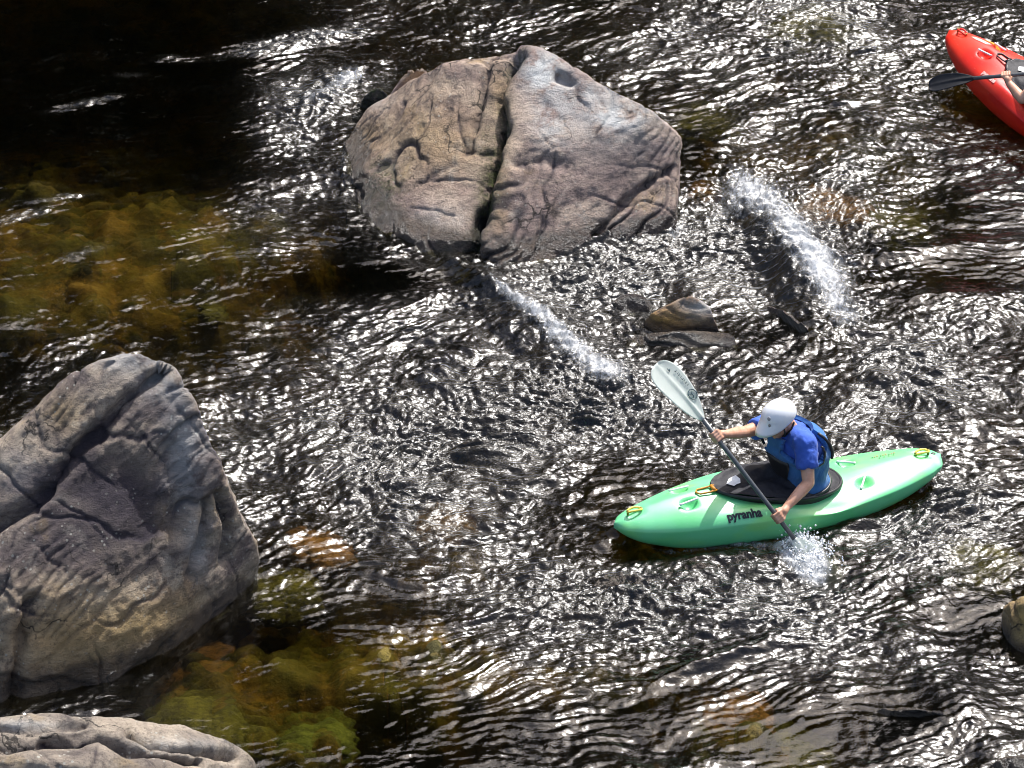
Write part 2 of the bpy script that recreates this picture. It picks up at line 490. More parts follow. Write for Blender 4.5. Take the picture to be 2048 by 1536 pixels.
for U_, V_, rr_, k_ in ((1020, 330, 1.35, .5), (260, 1080, 1.3, .35), (1370, 670, .5, .25), (1560, 980, .9, .18), (1560, 540, .6, -.25)):
    c_ = at_z(U_, V_); g_ = k_ * np.exp(-((IX - c_[0]) ** 2 + ((IY - c_[1]) * .8) ** 2) / rr_ ** 2)
    WPY += g_; WPX += .4 * g_ * (IX - c_[0]) / rr_
def warped(f):
    """sample a periodic wave field along bent coordinates so the crests curve round the rocks"""
    ny_, nx_ = f.shape
    gx = (IX + WPX - IX[0, 0]) / DX; gy = (IY + WPY - IY[0, 0]) / (DX * 1.1)
    x0 = np.floor(gx).astype(int); y0 = np.floor(gy).astype(int); fx = gx - x0; fy = gy - y0
    A = f[y0 % ny_, x0 % nx_]; B = f[y0 % ny_, (x0 + 1) % nx_]; C = f[(y0 + 1) % ny_, x0 % nx_]; D_ = f[(y0 + 1) % ny_, (x0 + 1) % nx_]
    return (A * (1 - fx) + B * fx) * (1 - fy) + (C * (1 - fx) + D_ * fx) * fy
big = warped(spectrum(.55, 1.3, R(22), 1.6, 1))
mid = warped(spectrum(.2, .5, R(18), 2.2, 2))
crs = warped(spectrum(.1, .21, R(16), 2.3, 6))
sml = warped(spectrum(.046, .095, R(14), 1.4, 3))
med = warped(spectrum(.075, .15, R(16), 1.6, 8))
lng = warped(spectrum(.12, .34, R(18), 3.8, 4))
mixf = sstep(-.6, .25, fbm(PI2 * 1.1 + 40, 3).reshape(IX.shape))
longz = np.clip(blobs(IX, IY, [(1000, 1400, 600, 170, 1), (300, 300, 400, 250, .8), (1850, 550, 260, 120, .8), (1300, 1260, 400, 120, .7), (1700, 1480, 400, 90, .7), (100, 100, 400, 200, .7), (1150, 520, 260, 50, .5), (1750, 1200, 300, 120, .5)]), 0, 1)
H = .016 * big * (.12 + .88 * np.minimum(chop, 1)) + (1 - .75 * longz) * chop * (.013 * (np.abs(mid) - .8) + mixf * (.0052 * sml + .0026 * med) + (1 - mixf) * (.0045 * crs + .0034 * med + .003 * sml)) \
    + longz * ((.08 + .92 * chop) * .014 * np.abs(lng) + chop * (.003 * sml + .003 * med))
# standing waves, hydraulic ridges and pillows
RIDGE = [(1245, 1078, 60, 8, .035, -25), (1440, 1118, 160, 9, .026, 3), (1760, 1032, 80, 8, .026, 18), (1890, 925, 50, 12, .03, 10), (960, 560, 120, 16, .05, -30), (1110, 660, 150, 40, .07, -38), (1560, 470, 150, 60, .06, -52), (1640, 600, 80, 60, .06, -60), (1600, 540, 60, 40, .06, -40),
         (640, 80, 90, 8, .05, 10), (660, 195, 70, 26, .06, 30), (1230, 480, 120, 16, .06, 10), (1850, 800, 110, 16, .05, -20),
         (1820, 505, 160, 16, .04, 6), (1850, 600, 200, 18, .045, 2), (1500, 470, 120, 30, .03), (1420, 1330, 150, 14, .06, 18), (1900, 1400, 120, 50, .06, -30),
         (1460, 430, 60, 30, -.05, -50), (1510, 560, 60, 40, -.06, -50), (1010, 690, 90, 20, -.04, -38), (1240, 1070, 40, 12, .04, 20), (1640, 1010, 60, 10, .03, 15), (1850, 880, 60, 10, .04, -10)]
H += blobs(IX, IY, RIDGE)
FOAM = [(1110, 668, 170, 27, .95, -38), (1180, 730, 110, 44, .4, -30), (1020, 600, 80, 12, .5, -35), (1560, 450, 170, 38, .66, -50), (1640, 570, 110, 40, .68, -62), (1490, 370, 90, 44, .55), (1650, 450, 200, 110, .44), (1690, 560, 90, 70, .4), (1450, 420, 60, 40, .4), (650, 190, 80, 26, .95, 25), (700, 150, 40, 22, .7),
        (660, 74, 70, 7, .9, 8), (1850, 790, 90, 18, .6, -18), (1260, 465, 90, 12, .6, 8), (1345, 470, 20, 20, .6), (1350, 420, 16, 60, .4), (1618, 1122, 50, 34, 2.0, -40), (1600, 1090, 34, 24, 1.6), (1560, 1110, 70, 30, .5), (1570, 1080, 24, 14, .7), (1240, 740, 60, 25, .5),
        (1700, 640, 60, 30, .4), (1420, 1500, 50, 14, .35), (1860, 880, 60, 6, .4, -5), (960, 520, 40, 20, .4), (830, 505, 40, 12, .4), (680, 330, 20, 60, .3), (1440, 480, 120, 16, .3, -20), (1900, 1460, 90, 14, .3), (1240, 1085, 24, 6, .3), (600, 420, 60, 60, .22), (1400, 1098, 110, 8, .75, 4), (1300, 1088, 50, 7, .7, -12), (1700, 1040, 80, 6, .75, 14), (1500, 1090, 40, 10, .7), (1880, 925, 30, 12, .7), (690, 300, 12, 60, .45), (770, 470, 50, 14, .4, -40), (1000, 540, 60, 8, .4), (1375, 400, 12, 70, .35), (1450, 665, 30, 14, .35), (2000, 1300, 20, 40, .3)]
foam = np.clip(blobs(IX, IY, FOAM), 0, 1.3)
fz = fbm(PI2 * 14, 4).reshape(IX.shape)
H += np.clip(foam, 0, 1) * .028 * fz
edge = np.minimum.reduce([IX - IX.min(), IX.max() - IX, IY - IY.min(), IY.max() - IY])
fade = sstep(0, .5, edge)
WZ = np.zeros_like(WX); WZ[nc:-nc, nc:-nc] = H * fade
CH = np.full_like(WX, .4); CH[nc:-nc, nc:-nc] = chop
FO = np.zeros_like(WX); FO[nc:-nc, nc:-nc] = foam
wco, wq = grid_mesh(wx, wy, WZ)
# closed body: skirt and floor so the water has a volume
n0 = len(wco); nyw, nxw = WX.shape
idx = np.arange(n0).reshape(nyw, nxw)
loop = np.concatenate([idx[0, :], idx[1:, -1], idx[-1, -2::-1], idx[-2:0:-1, 0]])
low = wco[loop].copy(); low[:, 2] = -1.6
lowi = n0 + np.arange(len(loop))
nxt = np.roll(np.arange(len(loop)), -1)
skirt = np.stack([loop, lowi, lowi[nxt], loop[nxt]], -1)
wco = np.concatenate([wco, low]); wq = np.concatenate([wq, skirt])
water_me = fast_mesh('water', wco, wq)
bmw = bmesh.new(); bmw.from_mesh(water_me); bmw.verts.ensure_lookup_table()
bmw.faces.new([bmw.verts[i] for i in lowi[::-1]]); bmw.to_mesh(water_me); bmw.free()
attr(water_me, 'chop', np.concatenate([CH.ravel(), np.zeros(len(low))]))
attr(water_me, 'foam', np.concatenate([FO.ravel(), np.zeros(len(low))]))

def water_mat():
    t = NT('river_water'); v = t.geo(); n = t.n
    n.remove(t.b)
    ch = t.at('chop'); fo = t.at('foam')
    h1 = t.noise(t.map(v, (1, 1.5, 1), (0, 0, R(-18))), 15, 2, .55, .5)
    h2 = t.noise(t.map(v, (1, 1.3, 1), (0, 0, R(-12))), 42, 2, .6, .5)
    hh = t.math('ADD', h1, t.math('MULTIPLY', h2, .1))
    st = t.math('MINIMUM', t.math('ADD', .03, t.math('MULTIPLY', ch, .38)), 1.0)
    nb = t.bump(hh, st, .034)
    fr = n.new('ShaderNodeFresnel'); fr.inputs['IOR'].default_value = 1.42; t.l(nb, fr.inputs['Normal'])
    gl = n.new('ShaderNodeBsdfGlossy'); t.l(t.math('ADD', .06, t.math('MULTIPLY', t.math('MINIMUM', ch, 1.0), .25)), gl.inputs['Roughness']); gl.inputs['Color'].default_value = (1, 1, 1, 1); t.l(nb, gl.inputs['Normal'])
    tr = n.new('ShaderNodeBsdfTransparent'); tr.inputs['Color'].default_value = (.9, .88, .66, 1)
    rf = n.new('ShaderNodeBsdfRefraction'); rf.inputs['IOR'].default_value = 1.33; rf.inputs['Roughness'].default_value = .0; rf.inputs['Color'].default_value = (.9, .88, .66, 1)
    m0 = n.new('ShaderNodeMixShader'); m0.inputs[0].default_value = .42; t.l(tr.outputs[0], m0.inputs[1]); t.l(rf.outputs[0], m0.inputs[2])
    m1 = n.new('ShaderNodeMixShader'); t.l(fr.outputs[0], m1.inputs[0]); t.l(m0.outputs[0], m1.inputs[1]); t.l(gl.outputs[0], m1.inputs[2])
    fn = t.math('ADD', t.noise(t.map(v, (1.5, .6, 1), (0, 0, .75)), 10, 8, .8, 1.2), t.math('MULTIPLY', t.math('SUBTRACT', t.noise(v, 60, 3, .7), .5), .4))
    ff = t.ramp(t.math('ADD', t.math('SUBTRACT', t.math('MULTIPLY', fo, .54), .66), fn), .14, .84)
    df = n.new('ShaderNodeBsdfDiffuse'); df.inputs['Color'].default_value = (.8, .82, .84, 1)
    t.l(t.bump(fn, .8, .03), df.inputs['Normal'])
    m2 = n.new('ShaderNodeMixShader'); t.l(t.math('MULTIPLY', ff, .88), m2.inputs[0]); t.l(m1.outputs[0], m2.inputs[1]); t.l(df.outputs[0], m2.inputs[2])
    t.l(m2.outputs[0], t.out.inputs['Surface'])
    va = n.new('ShaderNodeVolumeAbsorption'); va.inputs['Color'].default_value = (.47, .44, .1, 1); va.inputs['Density'].default_value = 2.3
    t.l(va.outputs[0], t.out.inputs['Volume'])
    return t.m
tag(link('water', water_me, water_mat()), kind='structure')

# ------------------------------------------------------------------ rocks
def seg_dist(P, a, b):
    ab = b - a; t = np.clip(((P - a) @ ab) / (ab @ ab), 0, 1)
    return np.linalg.norm(P - a - t[:, None] * ab, axis=1)

def make_rock(name, label, pts, back, mat, voxel=.02, seed=0, amp=1.0, grooves=(), paint=(), group=None, cat='rock', relax=6, layer=(.1, -.4, .9), inflate=.0, kind=None, chips=20, chip=.055):
    """pts: (U, V, height) seen points; back: (index, dy, dz[, dx]) hidden points behind them"""
    W = [at_z(u, v, z) for u, v, z in pts]
    for b in back:
        q = W[b[0]] + np.array([b[3] if len(b) > 3 else 0, b[1], b[2]]); W.append(q)
    W += [q - np.array([0, 0, .4]) for q in W if q[2] < .03]
    W = np.array(W)
    c = np.array([W[:, 0].mean(), W[:, 1].mean(), 0])
    bm = bmesh.new()
    for p in W - c: bm.verts.new(p)
    bmesh.ops.convex_hull(bm, input=bm.verts)
    loose = [v for v in bm.verts if not v.link_faces]
    bmesh.ops.delete(bm, geom=loose, context='VERTS')
    me = bpy.data.meshes.new('hull'); bm.to_mesh(me); bm.free()
    me = baked(me, [('REMESH', dict(mode='VOXEL', voxel_size=voxel)), ('SMOOTH', dict(factor=.5, iterations=int(relax)))])
    co = co_of(me); nr = nrm_of(me); off = np.array([seed * 7.7, seed * 3.1, seed * 5.3])
    co += nr * inflate
    rgc = np.random.default_rng(100 + seed)
    ctr = co.mean(0)
    ext = .5 * float(np.linalg.norm(co.max(0) - co.min(0)))
    for k in range(chips):
        n_ = rgc.normal(size=3); n_[2] = abs(n_[2]) * .8; n_ /= np.linalg.norm(n_)
        q = (co - ctr) @ n_; lim = q.max() - rgc.uniform(.2, 1.0) * chip * min(ext, 1.3)
        over = np.maximum(q - lim, 0); co -= n_ * (over * .92)[:, None]
    set_co(me, co); nr = nrm_of(me)
    wp = co + c + off
    # big facets and ledges
    lz = np.array(layer, float); lz /= np.linalg.norm(lz); lx = np.cross([.3, .9, .2], lz); lx /= np.linalg.norm(lx); rot = np.stack([lx, np.cross(lz, lx), lz])
    ws = (wp @ rot.T) * np.array([.8, .8, 2.6])
    d = amp * (.04 * fbm(wp * 1.5, 3) + .016 * ridged(ws * 1.6, 4) + .012 * ridged(wp * 2.7, 4))
    d -= d.mean(); co += nr * d[:, None]; set_co(me, co); nr = nrm_of(me)
    moss = np.zeros(len(co)); dark = np.zeros(len(co))
    for g in grooves:
        pu_, pv_ = project(co + c)
        Q = np.stack([pu_, pv_, 0 * pu_], 1) / 285.0
        poly = [np.array([q[0], q[1], 0]) / 285.0 for q in g['path']]
        face = sstep(-.15, .15, nr @ -CF)
        dr_ = np.min([seg_dist(Q, poly[i], poly[i + 1]) for i in range(len(poly) - 1)], axis=0)
        dd = dr_ + .03 * fbm(wp * 4, 2) * g.get('wob', 1) + 9 * (1 - face)
        if 'lip' in g:
            vs = np.array([q[1] for q in g['path']], float); us_ = np.array([q[0] for q in g['path']], float); o_ = np.argsort(vs)
            side = pu_ - np.interp(pv_, vs[o_], us_[o_])
            co += nr * (g['lip'] * np.exp(-(dr_ / .34) ** 2) * np.where(side > 0, 1, -.8) * face)[:, None]
        k = np.exp(-(np.maximum(dd, 0) / g['w']) ** 2)
        co -= nr * (g['d'] * k)[:, None]
        moss = np.maximum(moss, g.get('moss', 0) * np.exp(-(dd / (g['w'] * 1.5)) ** 2))
        dark = np.maximum(dark, g.get('dark', 0) * np.exp(-(dd / (g['w'] * .8)) ** 2))
    set_co(me, co); nr = nrm_of(me)
    d2 = amp * (.005 * ridged(ws * 6, 4) + .006 * fbm(wp * 9, 4) + .003 * np.abs(noise3(wp * 30)))
    warp = np.stack([fbm(wp * 1.9, 3), fbm(wp * 1.9 + 31, 3), fbm(wp * 1.9 + 57, 3)], 1)
    crack = np.zeros(len(co)); step = np.zeros(len(co))
    hs = np.random.default_rng(seed).uniform(-1, 1, 512)
    for q, (axis_, thick, wgt) in enumerate(((2, .17, 1.0), (0, .34, .6), (1, .29, .5), (2, .065, .4))):
        u_ = ((wp + .1 * warp) @ rot.T)[:, axis_] / thick + .35 * noise3(wp * 1.1 + q * 9)
        fl = np.floor(u_); fr_ = u_ - fl
        e_ = np.minimum(fr_, 1 - fr_) * thick
        m_ = sstep(-.05, .3, noise3(wp * 1.4 + 33 * q))
        crack += wgt * np.exp(-(e_ / .011) ** 2) * m_
        h0 = hs[(fl.astype(int) * 7 + q * 50) % 512]; h1 = hs[((fl.astype(int) + 1) * 7 + q * 50) % 512]
        step += wgt * (h0 + (h1 - h0) * sstep(.86, 1.0, fr_)) * (.35 + .65 * m_)
    pit = sstep(.25, .6, noise3(wp * 13)) * sstep(-.1, .3, noise3(wp * 2.6 + 5))
    d2 = d2 - amp * (.034 * np.minimum(crack, 1) + .005 * pit - .014 * step)
    dark = np.clip(dark + .85 * np.clip(crack, 0, 1), 0, 1)  # cracks are darkened in colour as well as cut in
    co += nr * d2[:, None]
    set_co(me, co)
    lay = dict(moss=moss, dark=dark, pale=np.zeros(len(co)), ochre=np.zeros(len(co)))
    px, py = project(co + c)
    for (u, v, ru, rv, what, val) in paint:
        lay[what] = np.clip(lay[what] + val * np.exp(-((px - u) / ru) ** 2 - ((py - v) / rv) ** 2), 0, 1)
    for k, a in lay.items(): attr(me, k, a)
    o = link(name, me, mat)
    o.location = c
    tag(o, label, cat, group, kind)
    return o

make_rock('boulder', 'largest pinkish grey boulder midstream with a dark mossy groove and white patches',
    [(705, 405, -.02), (800, 500, -.02), (945, 548, -.02), (1060, 525, -.02), (1210, 492, -.02), (1345, 482, -.02),
     (1360, 340, .34), (1360, 250, .64), (1330, 212, .8), (1240, 168, .92), (1170, 152, .98), (1120, 112, 1.02), (1040, 100, 1.06), (960, 113, .97), (900, 118, .88), (855, 140, .72),
     (790, 180, .46), (715, 228, .16), (688, 275, .02), (1150, 300, .6), (1290, 300, .54), (1050, 300, .6), (1000, 430, .24), (840, 330, .36), (1200, 390, .3), (1300, 400, .26), (690, 330, -.1)],
    [(6, .2, -.5), (7, .5, -.5), (9, .7, -.6), (11, .8, -.9), (12, .9, -1.1), (14, .9, -1.0), (16, .6, -.6), (17, .4, -.4), (5, .9, 0)],
    M_rock, voxel=.0135, seed=1, amp=.58, layer=(-.45, -.4, .8), relax=5,
    grooves=[dict(path=[(1035, 112, 1.04), (1000, 200, .84), (1010, 270, .72), (990, 340, .52), (962, 440, .3)], w=.042, d=.13, moss=.75, dark=.6, lip=.05),
             dict(path=[(962, 440), (948, 500), (935, 545)], w=.04, d=.07, moss=.7, dark=.4), dict(path=[(975, 130, .95), (960, 210, .78), (940, 300, .58)], w=.03, d=.06, dark=.4),
             dict(path=[(1130, 335, .62), (1090, 320, .66), (1030, 330, .6)], w=.04, d=.035, dark=.2),
             dict(path=[(1345, 335, .42), (1280, 380, .34), (1220, 440, .14), (1190, 470, .02)], w=.022, d=.05, dark=.5),
             dict(path=[(910, 330, .4), (880, 345, .34), (830, 372, .16)], w=.02, d=.012, dark=.3),
             dict(path=[(1140, 165, .95), (1115, 155, .97)], w=.03, d=.06, dark=.3)],
    paint=[(1085, 130, 45, 28, 'pale', .9), (1240, 235, 50, 22, 'pale', 1), (1080, 160, 30, 22, 'pale', .7), (1100, 250, 30, 40, 'pale', .5), (870, 440, 40, 30, 'pale', .3), (1180, 185, 90, 24, 'pale', .35), (750, 200, 40, 20, 'pale', .3),
           (1180, 300, 90, 40, 'dark', .25), (1270, 330, 80, 50, 'dark', .3), (760, 380, 50, 60, 'moss', .8), (900, 500, 60, 30, 'moss', .7), (975, 330, 30, 110, 'moss', .5), (1000, 180, 25, 60, 'ochre', .5), (1000, 400, 20, 90, 'ochre', .5), (900, 300, 120, 60, 'ochre', .25), (730, 270, 40, 30, 'ochre', .4), (850, 260, 130, 100, 'ochre', .3), (1220, 240, 130, 70, 'pale', .3), (1130, 200, 70, 60, 'pale', .25), (850, 260, 140, 110, 'ochre', .12)])

make_rock('boulder', 'dark purple grey pointed boulder at the left edge, taller than wide, dry and lichen spotted',
    [(-60, 1425, -.02), (60, 1412, -.02), (200, 1375, -.02), (310, 1318, -.02), (385, 1268, -.02), (440, 1222, -.02), (508, 1148, -.02),
     (516, 1105, .22), (498, 1040, .5), (488, 1010, .6), (440, 950, .95), (432, 895, 1.1), (402, 835, 1.3), (370, 785, 1.46), (350, 738, 1.58), (298, 706, 1.68), (240, 694, 1.74), (195, 716, 1.68), (130, 768, 1.5), (60, 836, 1.26), (0, 892, 1.05), (-120, 990, .8),
     (-260, 1430, -.2), (-260, 1150, .5), (150, 1250, .42), (300, 1150, .5), (120, 1000, 1.0), (300, 950, 1.02), (420, 1080, .52), (0, 1200, .6), (350, 1240, .2)],
    [(9, .5, -.9), (11, .8, -1.3), (14, .9, -1.8), (16, 1.0, -1.9), (19, .8, -1.5), (21, .6, -1.1)],
    M_rock_dark, voxel=.0135, seed=2, amp=.62, layer=(.72, -.5, -.35), relax=5,
    grooves=[dict(path=[(330, 735, 1.55), (270, 790, 1.4), (215, 850, 1.25), (160, 900, 1.1), (70, 1000, .95), (-20, 1060, .85)], w=.05, d=.1, dark=.6),
             dict(path=[(340, 900, 1.1), (360, 960, .95), (360, 1010, .85), (350, 1060, .7)], w=.09, d=.05, dark=.2),
             dict(path=[(160, 980, 1.0), (260, 960, 1.02), (300, 1040, .85)], w=.2, d=.05, dark=.2),
             dict(path=[(415, 1010, .7), (410, 1070, .55), (380, 1150, .35)], w=.03, d=.06, dark=.5),
             dict(path=[(445, 990, .75), (460, 1060, .5), (450, 1120, .3)], w=.035, d=.08, dark=.4),
             dict(path=[(60, 1200, .55), (40, 1300, .25), (20, 1400, .0)], w=.05, d=.08, dark=.4)],
    paint=[(230, 990, 130, 110, 'dark', .85), (200, 1090, 160, 60, 'dark', .45), (80, 960, 90, 50, 'dark', .35), (330, 860, 40, 50, 'dark', .4), (130, 1280, 140, 100, 'ochre', .75), (300, 1250, 100, 60, 'ochre', .65), (380, 1180, 50, 60, 'ochre', .35), (130, 830, 40, 40, 'ochre', .5), (260, 720, 70, 30, 'pale', .5), (370, 900, 40, 90, 'pale', .55), (330, 770, 50, 40, 'pale', .4), (400, 1100, 30, 60, 'pale', .4), (20, 940, 50, 40, 'pale', .2), (240, 1310, 80, 30, 'moss', .3)])  # dark middle and pale right edges paint in the face's shade and sunlight

make_rock('ledge_rock', 'pale buff rock ledge with a long crack in the bottom left corner',
    [(-80, 1432, .62), (40, 1440, .6), (100, 1428, .62), (185, 1412, .64), (232, 1430, .58), (272, 1460, .5), (345, 1478, .42), (430, 1484, .34), (472, 1488, .28), (500, 1512, .18), (530, 1545, .02), (540, 1580, -.12),
     (0, 1540, .66), (200, 1530, .6), (380, 1545, .36), (-80, 1700, .2), (300, 1700, .0), (520, 1650, -.15), (-80, 1800, -.2), (400, 1800, -.2)],
    [(0, .4, -.7), (3, .45, -.75), (5, .35, -.6), (8, .25, -.4)],
    M_rock_pale, voxel=.012, seed=3, amp=.7, layer=(.1, -.6, .8), relax=4, inflate=.015,
    grooves=[dict(path=[(-40, 1490, .6), (60, 1482, .58), (120, 1478, .58), (200, 1470, .56), (250, 1492, .5), (400, 1520, .36)], w=.04, d=.1, dark=.45),
             dict(path=[(260, 1465, .48), (300, 1490, .45), (380, 1500, .38), (470, 1512, .25)], w=.03, d=.09, dark=.4), dict(path=[(-40, 1452, .62), (60, 1458, .6), (170, 1448, .62)], w=.03, d=.05, dark=.2)],
    paint=[(160, 1510, 60, 24, 'dark', .45), (300, 1520, 60, 20, 'dark', .3), (40, 1450, 80, 12, 'pale', .4), (350, 1490, 90, 14, 'pale', .4)])

make_rock('rock', 'small rounded brown rock with a pale top awash midstream, upstream of the white paddle blade',
    [(1275, 668, -.08), (1292, 632, .1), (1340, 602, .2), (1390, 592, .24), (1428, 612, .2), (1442, 655, .05), (1435, 690, -.1), (1300, 690, -.1)], [(2, .3, -.35), (3, .3, -.4), (4, .25, -.35)],
    M_rock_wash, voxel=.012, seed=4, amp=.5, relax=5, inflate=.01, paint=[(1405, 610, 40, 22, 'pale', .6), (1330, 645, 60, 26, 'ochre', 1.0)])
make_rock('rock', 'flat wet grey rock slab just below the small brown rock, water running over it',
    [(1245, 690, -.06), (1290, 668, .05), (1380, 656, .1), (1450, 664, .09), (1482, 684, .03), (1470, 712, -.06), (1390, 722, -.08), (1300, 700, -.08)], [(2, .2, -.2), (3, .2, -.2)],
    M_rock_dark, voxel=.012, seed=5, amp=.45, relax=4, inflate=.008, paint=[(1400, 670, 60, 20, 'pale', .3)])
make_rock('rock', 'low dark wet rock hump left of the small brown rock midstream',
    [(1215, 625, -.08), (1232, 596, .05), (1265, 588, .09), (1300, 600, .05), (1305, 625, -.08), (1250, 650, -.1)], [(2, .2, -.25)],
    M_rock_dark, voxel=.012, seed=6, amp=.4, relax=5, inflate=.0)
make_rock('rock', 'narrow slanting wet rock sliver beside the white water right of midstream',
    [(1528, 602, .06), (1560, 612, .12), (1600, 640, .13), (1622, 664, .04), (1608, 672, -.06), (1570, 650, -.08), (1535, 625, -.08)], [(1, .12, -.25), (2, .12, -.25)],
    M_rock, voxel=.01, seed=7, amp=.35, relax=4, inflate=.004, paint=[(1590, 640, 40, 20, 'pale', .4)])
make_rock('rock', 'ochre topped wet rock cut by the right edge of the picture near the bottom',
    [(2008, 1222, .1), (2030, 1196, .3), (2075, 1180, .42), (2150, 1180, .4), (2200, 1300, -.1), (2020, 1280, .0), (2035, 1340, -.12), (2120, 1370, -.12)], [(1, .3, -.5), (2, .4, -.6), (3, .4, -.6)],
    M_rock_tan, voxel=.014, seed=8, amp=.6, relax=5, paint=[(2040, 1240, 30, 50, 'ochre', 1), (2010, 1270, 20, 40, 'dark', .8)])
make_rock('rock', 'low grey wet rock barely breaking the surface at the lower right',
    [(1738, 1428, -.04), (1765, 1414, .07), (1830, 1412, .1), (1880, 1420, .08), (1915, 1434, -.03), (1850, 1450, -.08), (1770, 1448, -.08)], [(2, .2, -.25), (3, .2, -.25)],
    M_rock_pale, voxel=.01, seed=9, amp=.35, relax=4, inflate=.004)
make_rock('rock', 'pale rock tip rising at the bottom right corner',
    [(1950, 1545, -.05), (2000, 1518, .08), (2060, 1500, .16), (2140, 1510, .16), (2150, 1600, -.1), (1990, 1590, -.1)], [(1, .2, -.3), (2, .25, -.35), (3, .25, -.35)],
    M_rock_pale, voxel=.012, seed=10, amp=.45, relax=4)
make_rock('rock', 'small rounded tan rock perched against the far left shoulder of the largest boulder',
    [(778, 180, .28), (790, 150, .42), (815, 132, .5), (845, 130, .5), (862, 145, .42), (850, 175, .3), (800, 200, .1)], [(2, .25, -.5), (3, .25, -.5), (0, .1, -.5)],
    M_rock, voxel=.012, seed=11, amp=.4, relax=5, inflate=.006, paint=[(820, 150, 30, 20, 'ochre', .4)])
make_rock('rock', 'mossy dark rock at the waterline on the far left of the largest boulder',
    [(700, 218, -.06), (722, 190, .1), (760, 172, .2), (790, 175, .22), (790, 205, .05), (730, 235, -.1)], [(1, .2, -.3), (2, .25, -.4)],
    M_rock, voxel=.012, seed=12, amp=.5, relax=5, paint=[(740, 195, 60, 40, 'moss', 1)])

M_stones = dict(orange=stone_mat('orange_stone', (.22, .1, .03), (.42, .2, .075)), olive=stone_mat('olive_stone', (.09, .085, .012), (.18, .16, .03)),
                green=stone_mat('green_stone', (.1, .12, .02), (.2, .23, .05)), brown=stone_mat('brown_stone', (.13, .06, .015), (.24, .12, .03)))
SUB = [(650, 1100, .2, .02, 'orange', 'orange stone just under the ripples right of the left boulder'),
       (1480, 1430, .2, .08, 'orange', 'orange stone under clear water near the bottom edge, right of centre'),
       (640, 1478, .24, .1, 'green', 'bright green stone under calm water at the bottom, right of the pale ledge'),
       (1620, 55, .38, .08, 'olive', 'yellow olive stone under the ripples at the top, left of the red kayak'),
       (1665, 412, .26, .04, 'orange', 'orange brown stone showing through beside the white water'),
       (1405, 245, .26, .12, 'olive', 'olive stone under dark water just right of the largest boulder'),
       (1405, 385, .12, .05, 'orange', 'small orange stone under water at the right foot of the largest boulder'),
       (425, 625, .1, .05, 'olive', 'small yellow green stone in the calm dark water at centre left'),
       (880, 1045, .2, .07, 'brown', 'brown stone under the ripples in the middle of the rapid'),
       (430, 1435, .34, .05, 'olive', 'mossy olive stone under still water above the pale ledge'),
       (350, 1345, .3, .2, 'orange', 'rusty stone at the foot of the left boulder, under still water'),
       (560, 1185, .24, .1, 'olive', 'green olive stone under water touching the right foot of the left boulder'),
       (1960, 1130, .24, .05, 'olive', 'olive stone under ripples at the right edge below the green kayak'),
       (1530, 1500, .36, .12, 'olive', 'wide olive stone under smooth water at the bottom, right of the orange one'),
       (1790, 445, .26, .08, 'olive', 'yellow olive stone under water right of the white water')]
for U, V, r_, dep, colr, lab in SUB:
    if lab is None: continue
    dep = dep + .05; c = at_z(U, V, -dep)
    mb = MB(); mb.ball((0, 0, 0), (r_, r_ * .85, r_ * .36), nu=64, nv=36)
    me = mb.mesh(); co = co_of(me); n = co / np.linalg.norm(co, axis=1)[:, None]
    d = 1 + .42 * fbm(co / r_ * 1.0 + U * .37, 4) + .14 * ridged(co / r_ * 2.2 + V, 4)
    set_co(me, co * d[:, None])
    o = link('submerged_stone', me, M_stones[colr]); o.location = (c[0], c[1], -dep - r_ * .36); o.rotation_euler = (0, 0, U * .7)
    tag(o, lab, 'stone', 'stones showing through the water')
# ------------------------------------------------------------------ kayaks
def interp(xs, ys):
    xs, ys = np.array(xs, float), np.array(ys, float)
    # smooth monotone-ish cubic through the points
    m = np.gradient(ys, xs)
    def f(x):
        x = np.clip(x, xs[0], xs[-1]); i = np.clip(np.searchsorted(xs, x) - 1, 0, len(xs) - 2)
        h = xs[i + 1] - xs[i]; t = (x - xs[i]) / h
        return (2 * t**3 - 3 * t**2 + 1) * ys[i] + (t**3 - 2 * t**2 + t) * h * m[i] + (-2 * t**3 + 3 * t**2) * ys[i + 1] + (t**3 - t**2) * h * m[i + 1]
    return f
HALF = 1.195
kw = interp([-1.195, -1.17, -1.1, -.95, -.75, -.45, -.1, .2, .5, .75, .95, 1.08, 1.16, 1.195], [0.0, .075, .135, .195, .25, .295, .315, .318, .29, .24, .175, .12, .06, .0])
ktop = interp([-1.195, -1.05, -.85, -.6, -.4, -.1, .15, .35, .55, .75, .95, 1.1, 1.195], [.17, .205, .205, .19, .17, .19, .235, .272, .295, .29, .262, .23, .19])
ksheer = interp([-1.195, -.8, -.3, .2, .6, .9, 1.195], [.15, .13, .115, .15, .16, .155, .165])
kbot = interp([-1.195, -1.0, -.6, 0, .5, .9, 1.1, 1.195], [.12, .02, -.07, -.09, -.075, .0, .08, .15])
DENTS = [(.70, .085, .045, .045), (.70, -.085, .045, .045), (-.55, .13, .045, .04), (-.55, -.13, .045, .04), (1.05, 0, .06, .014), (-1.05, 0, .06, .014)]

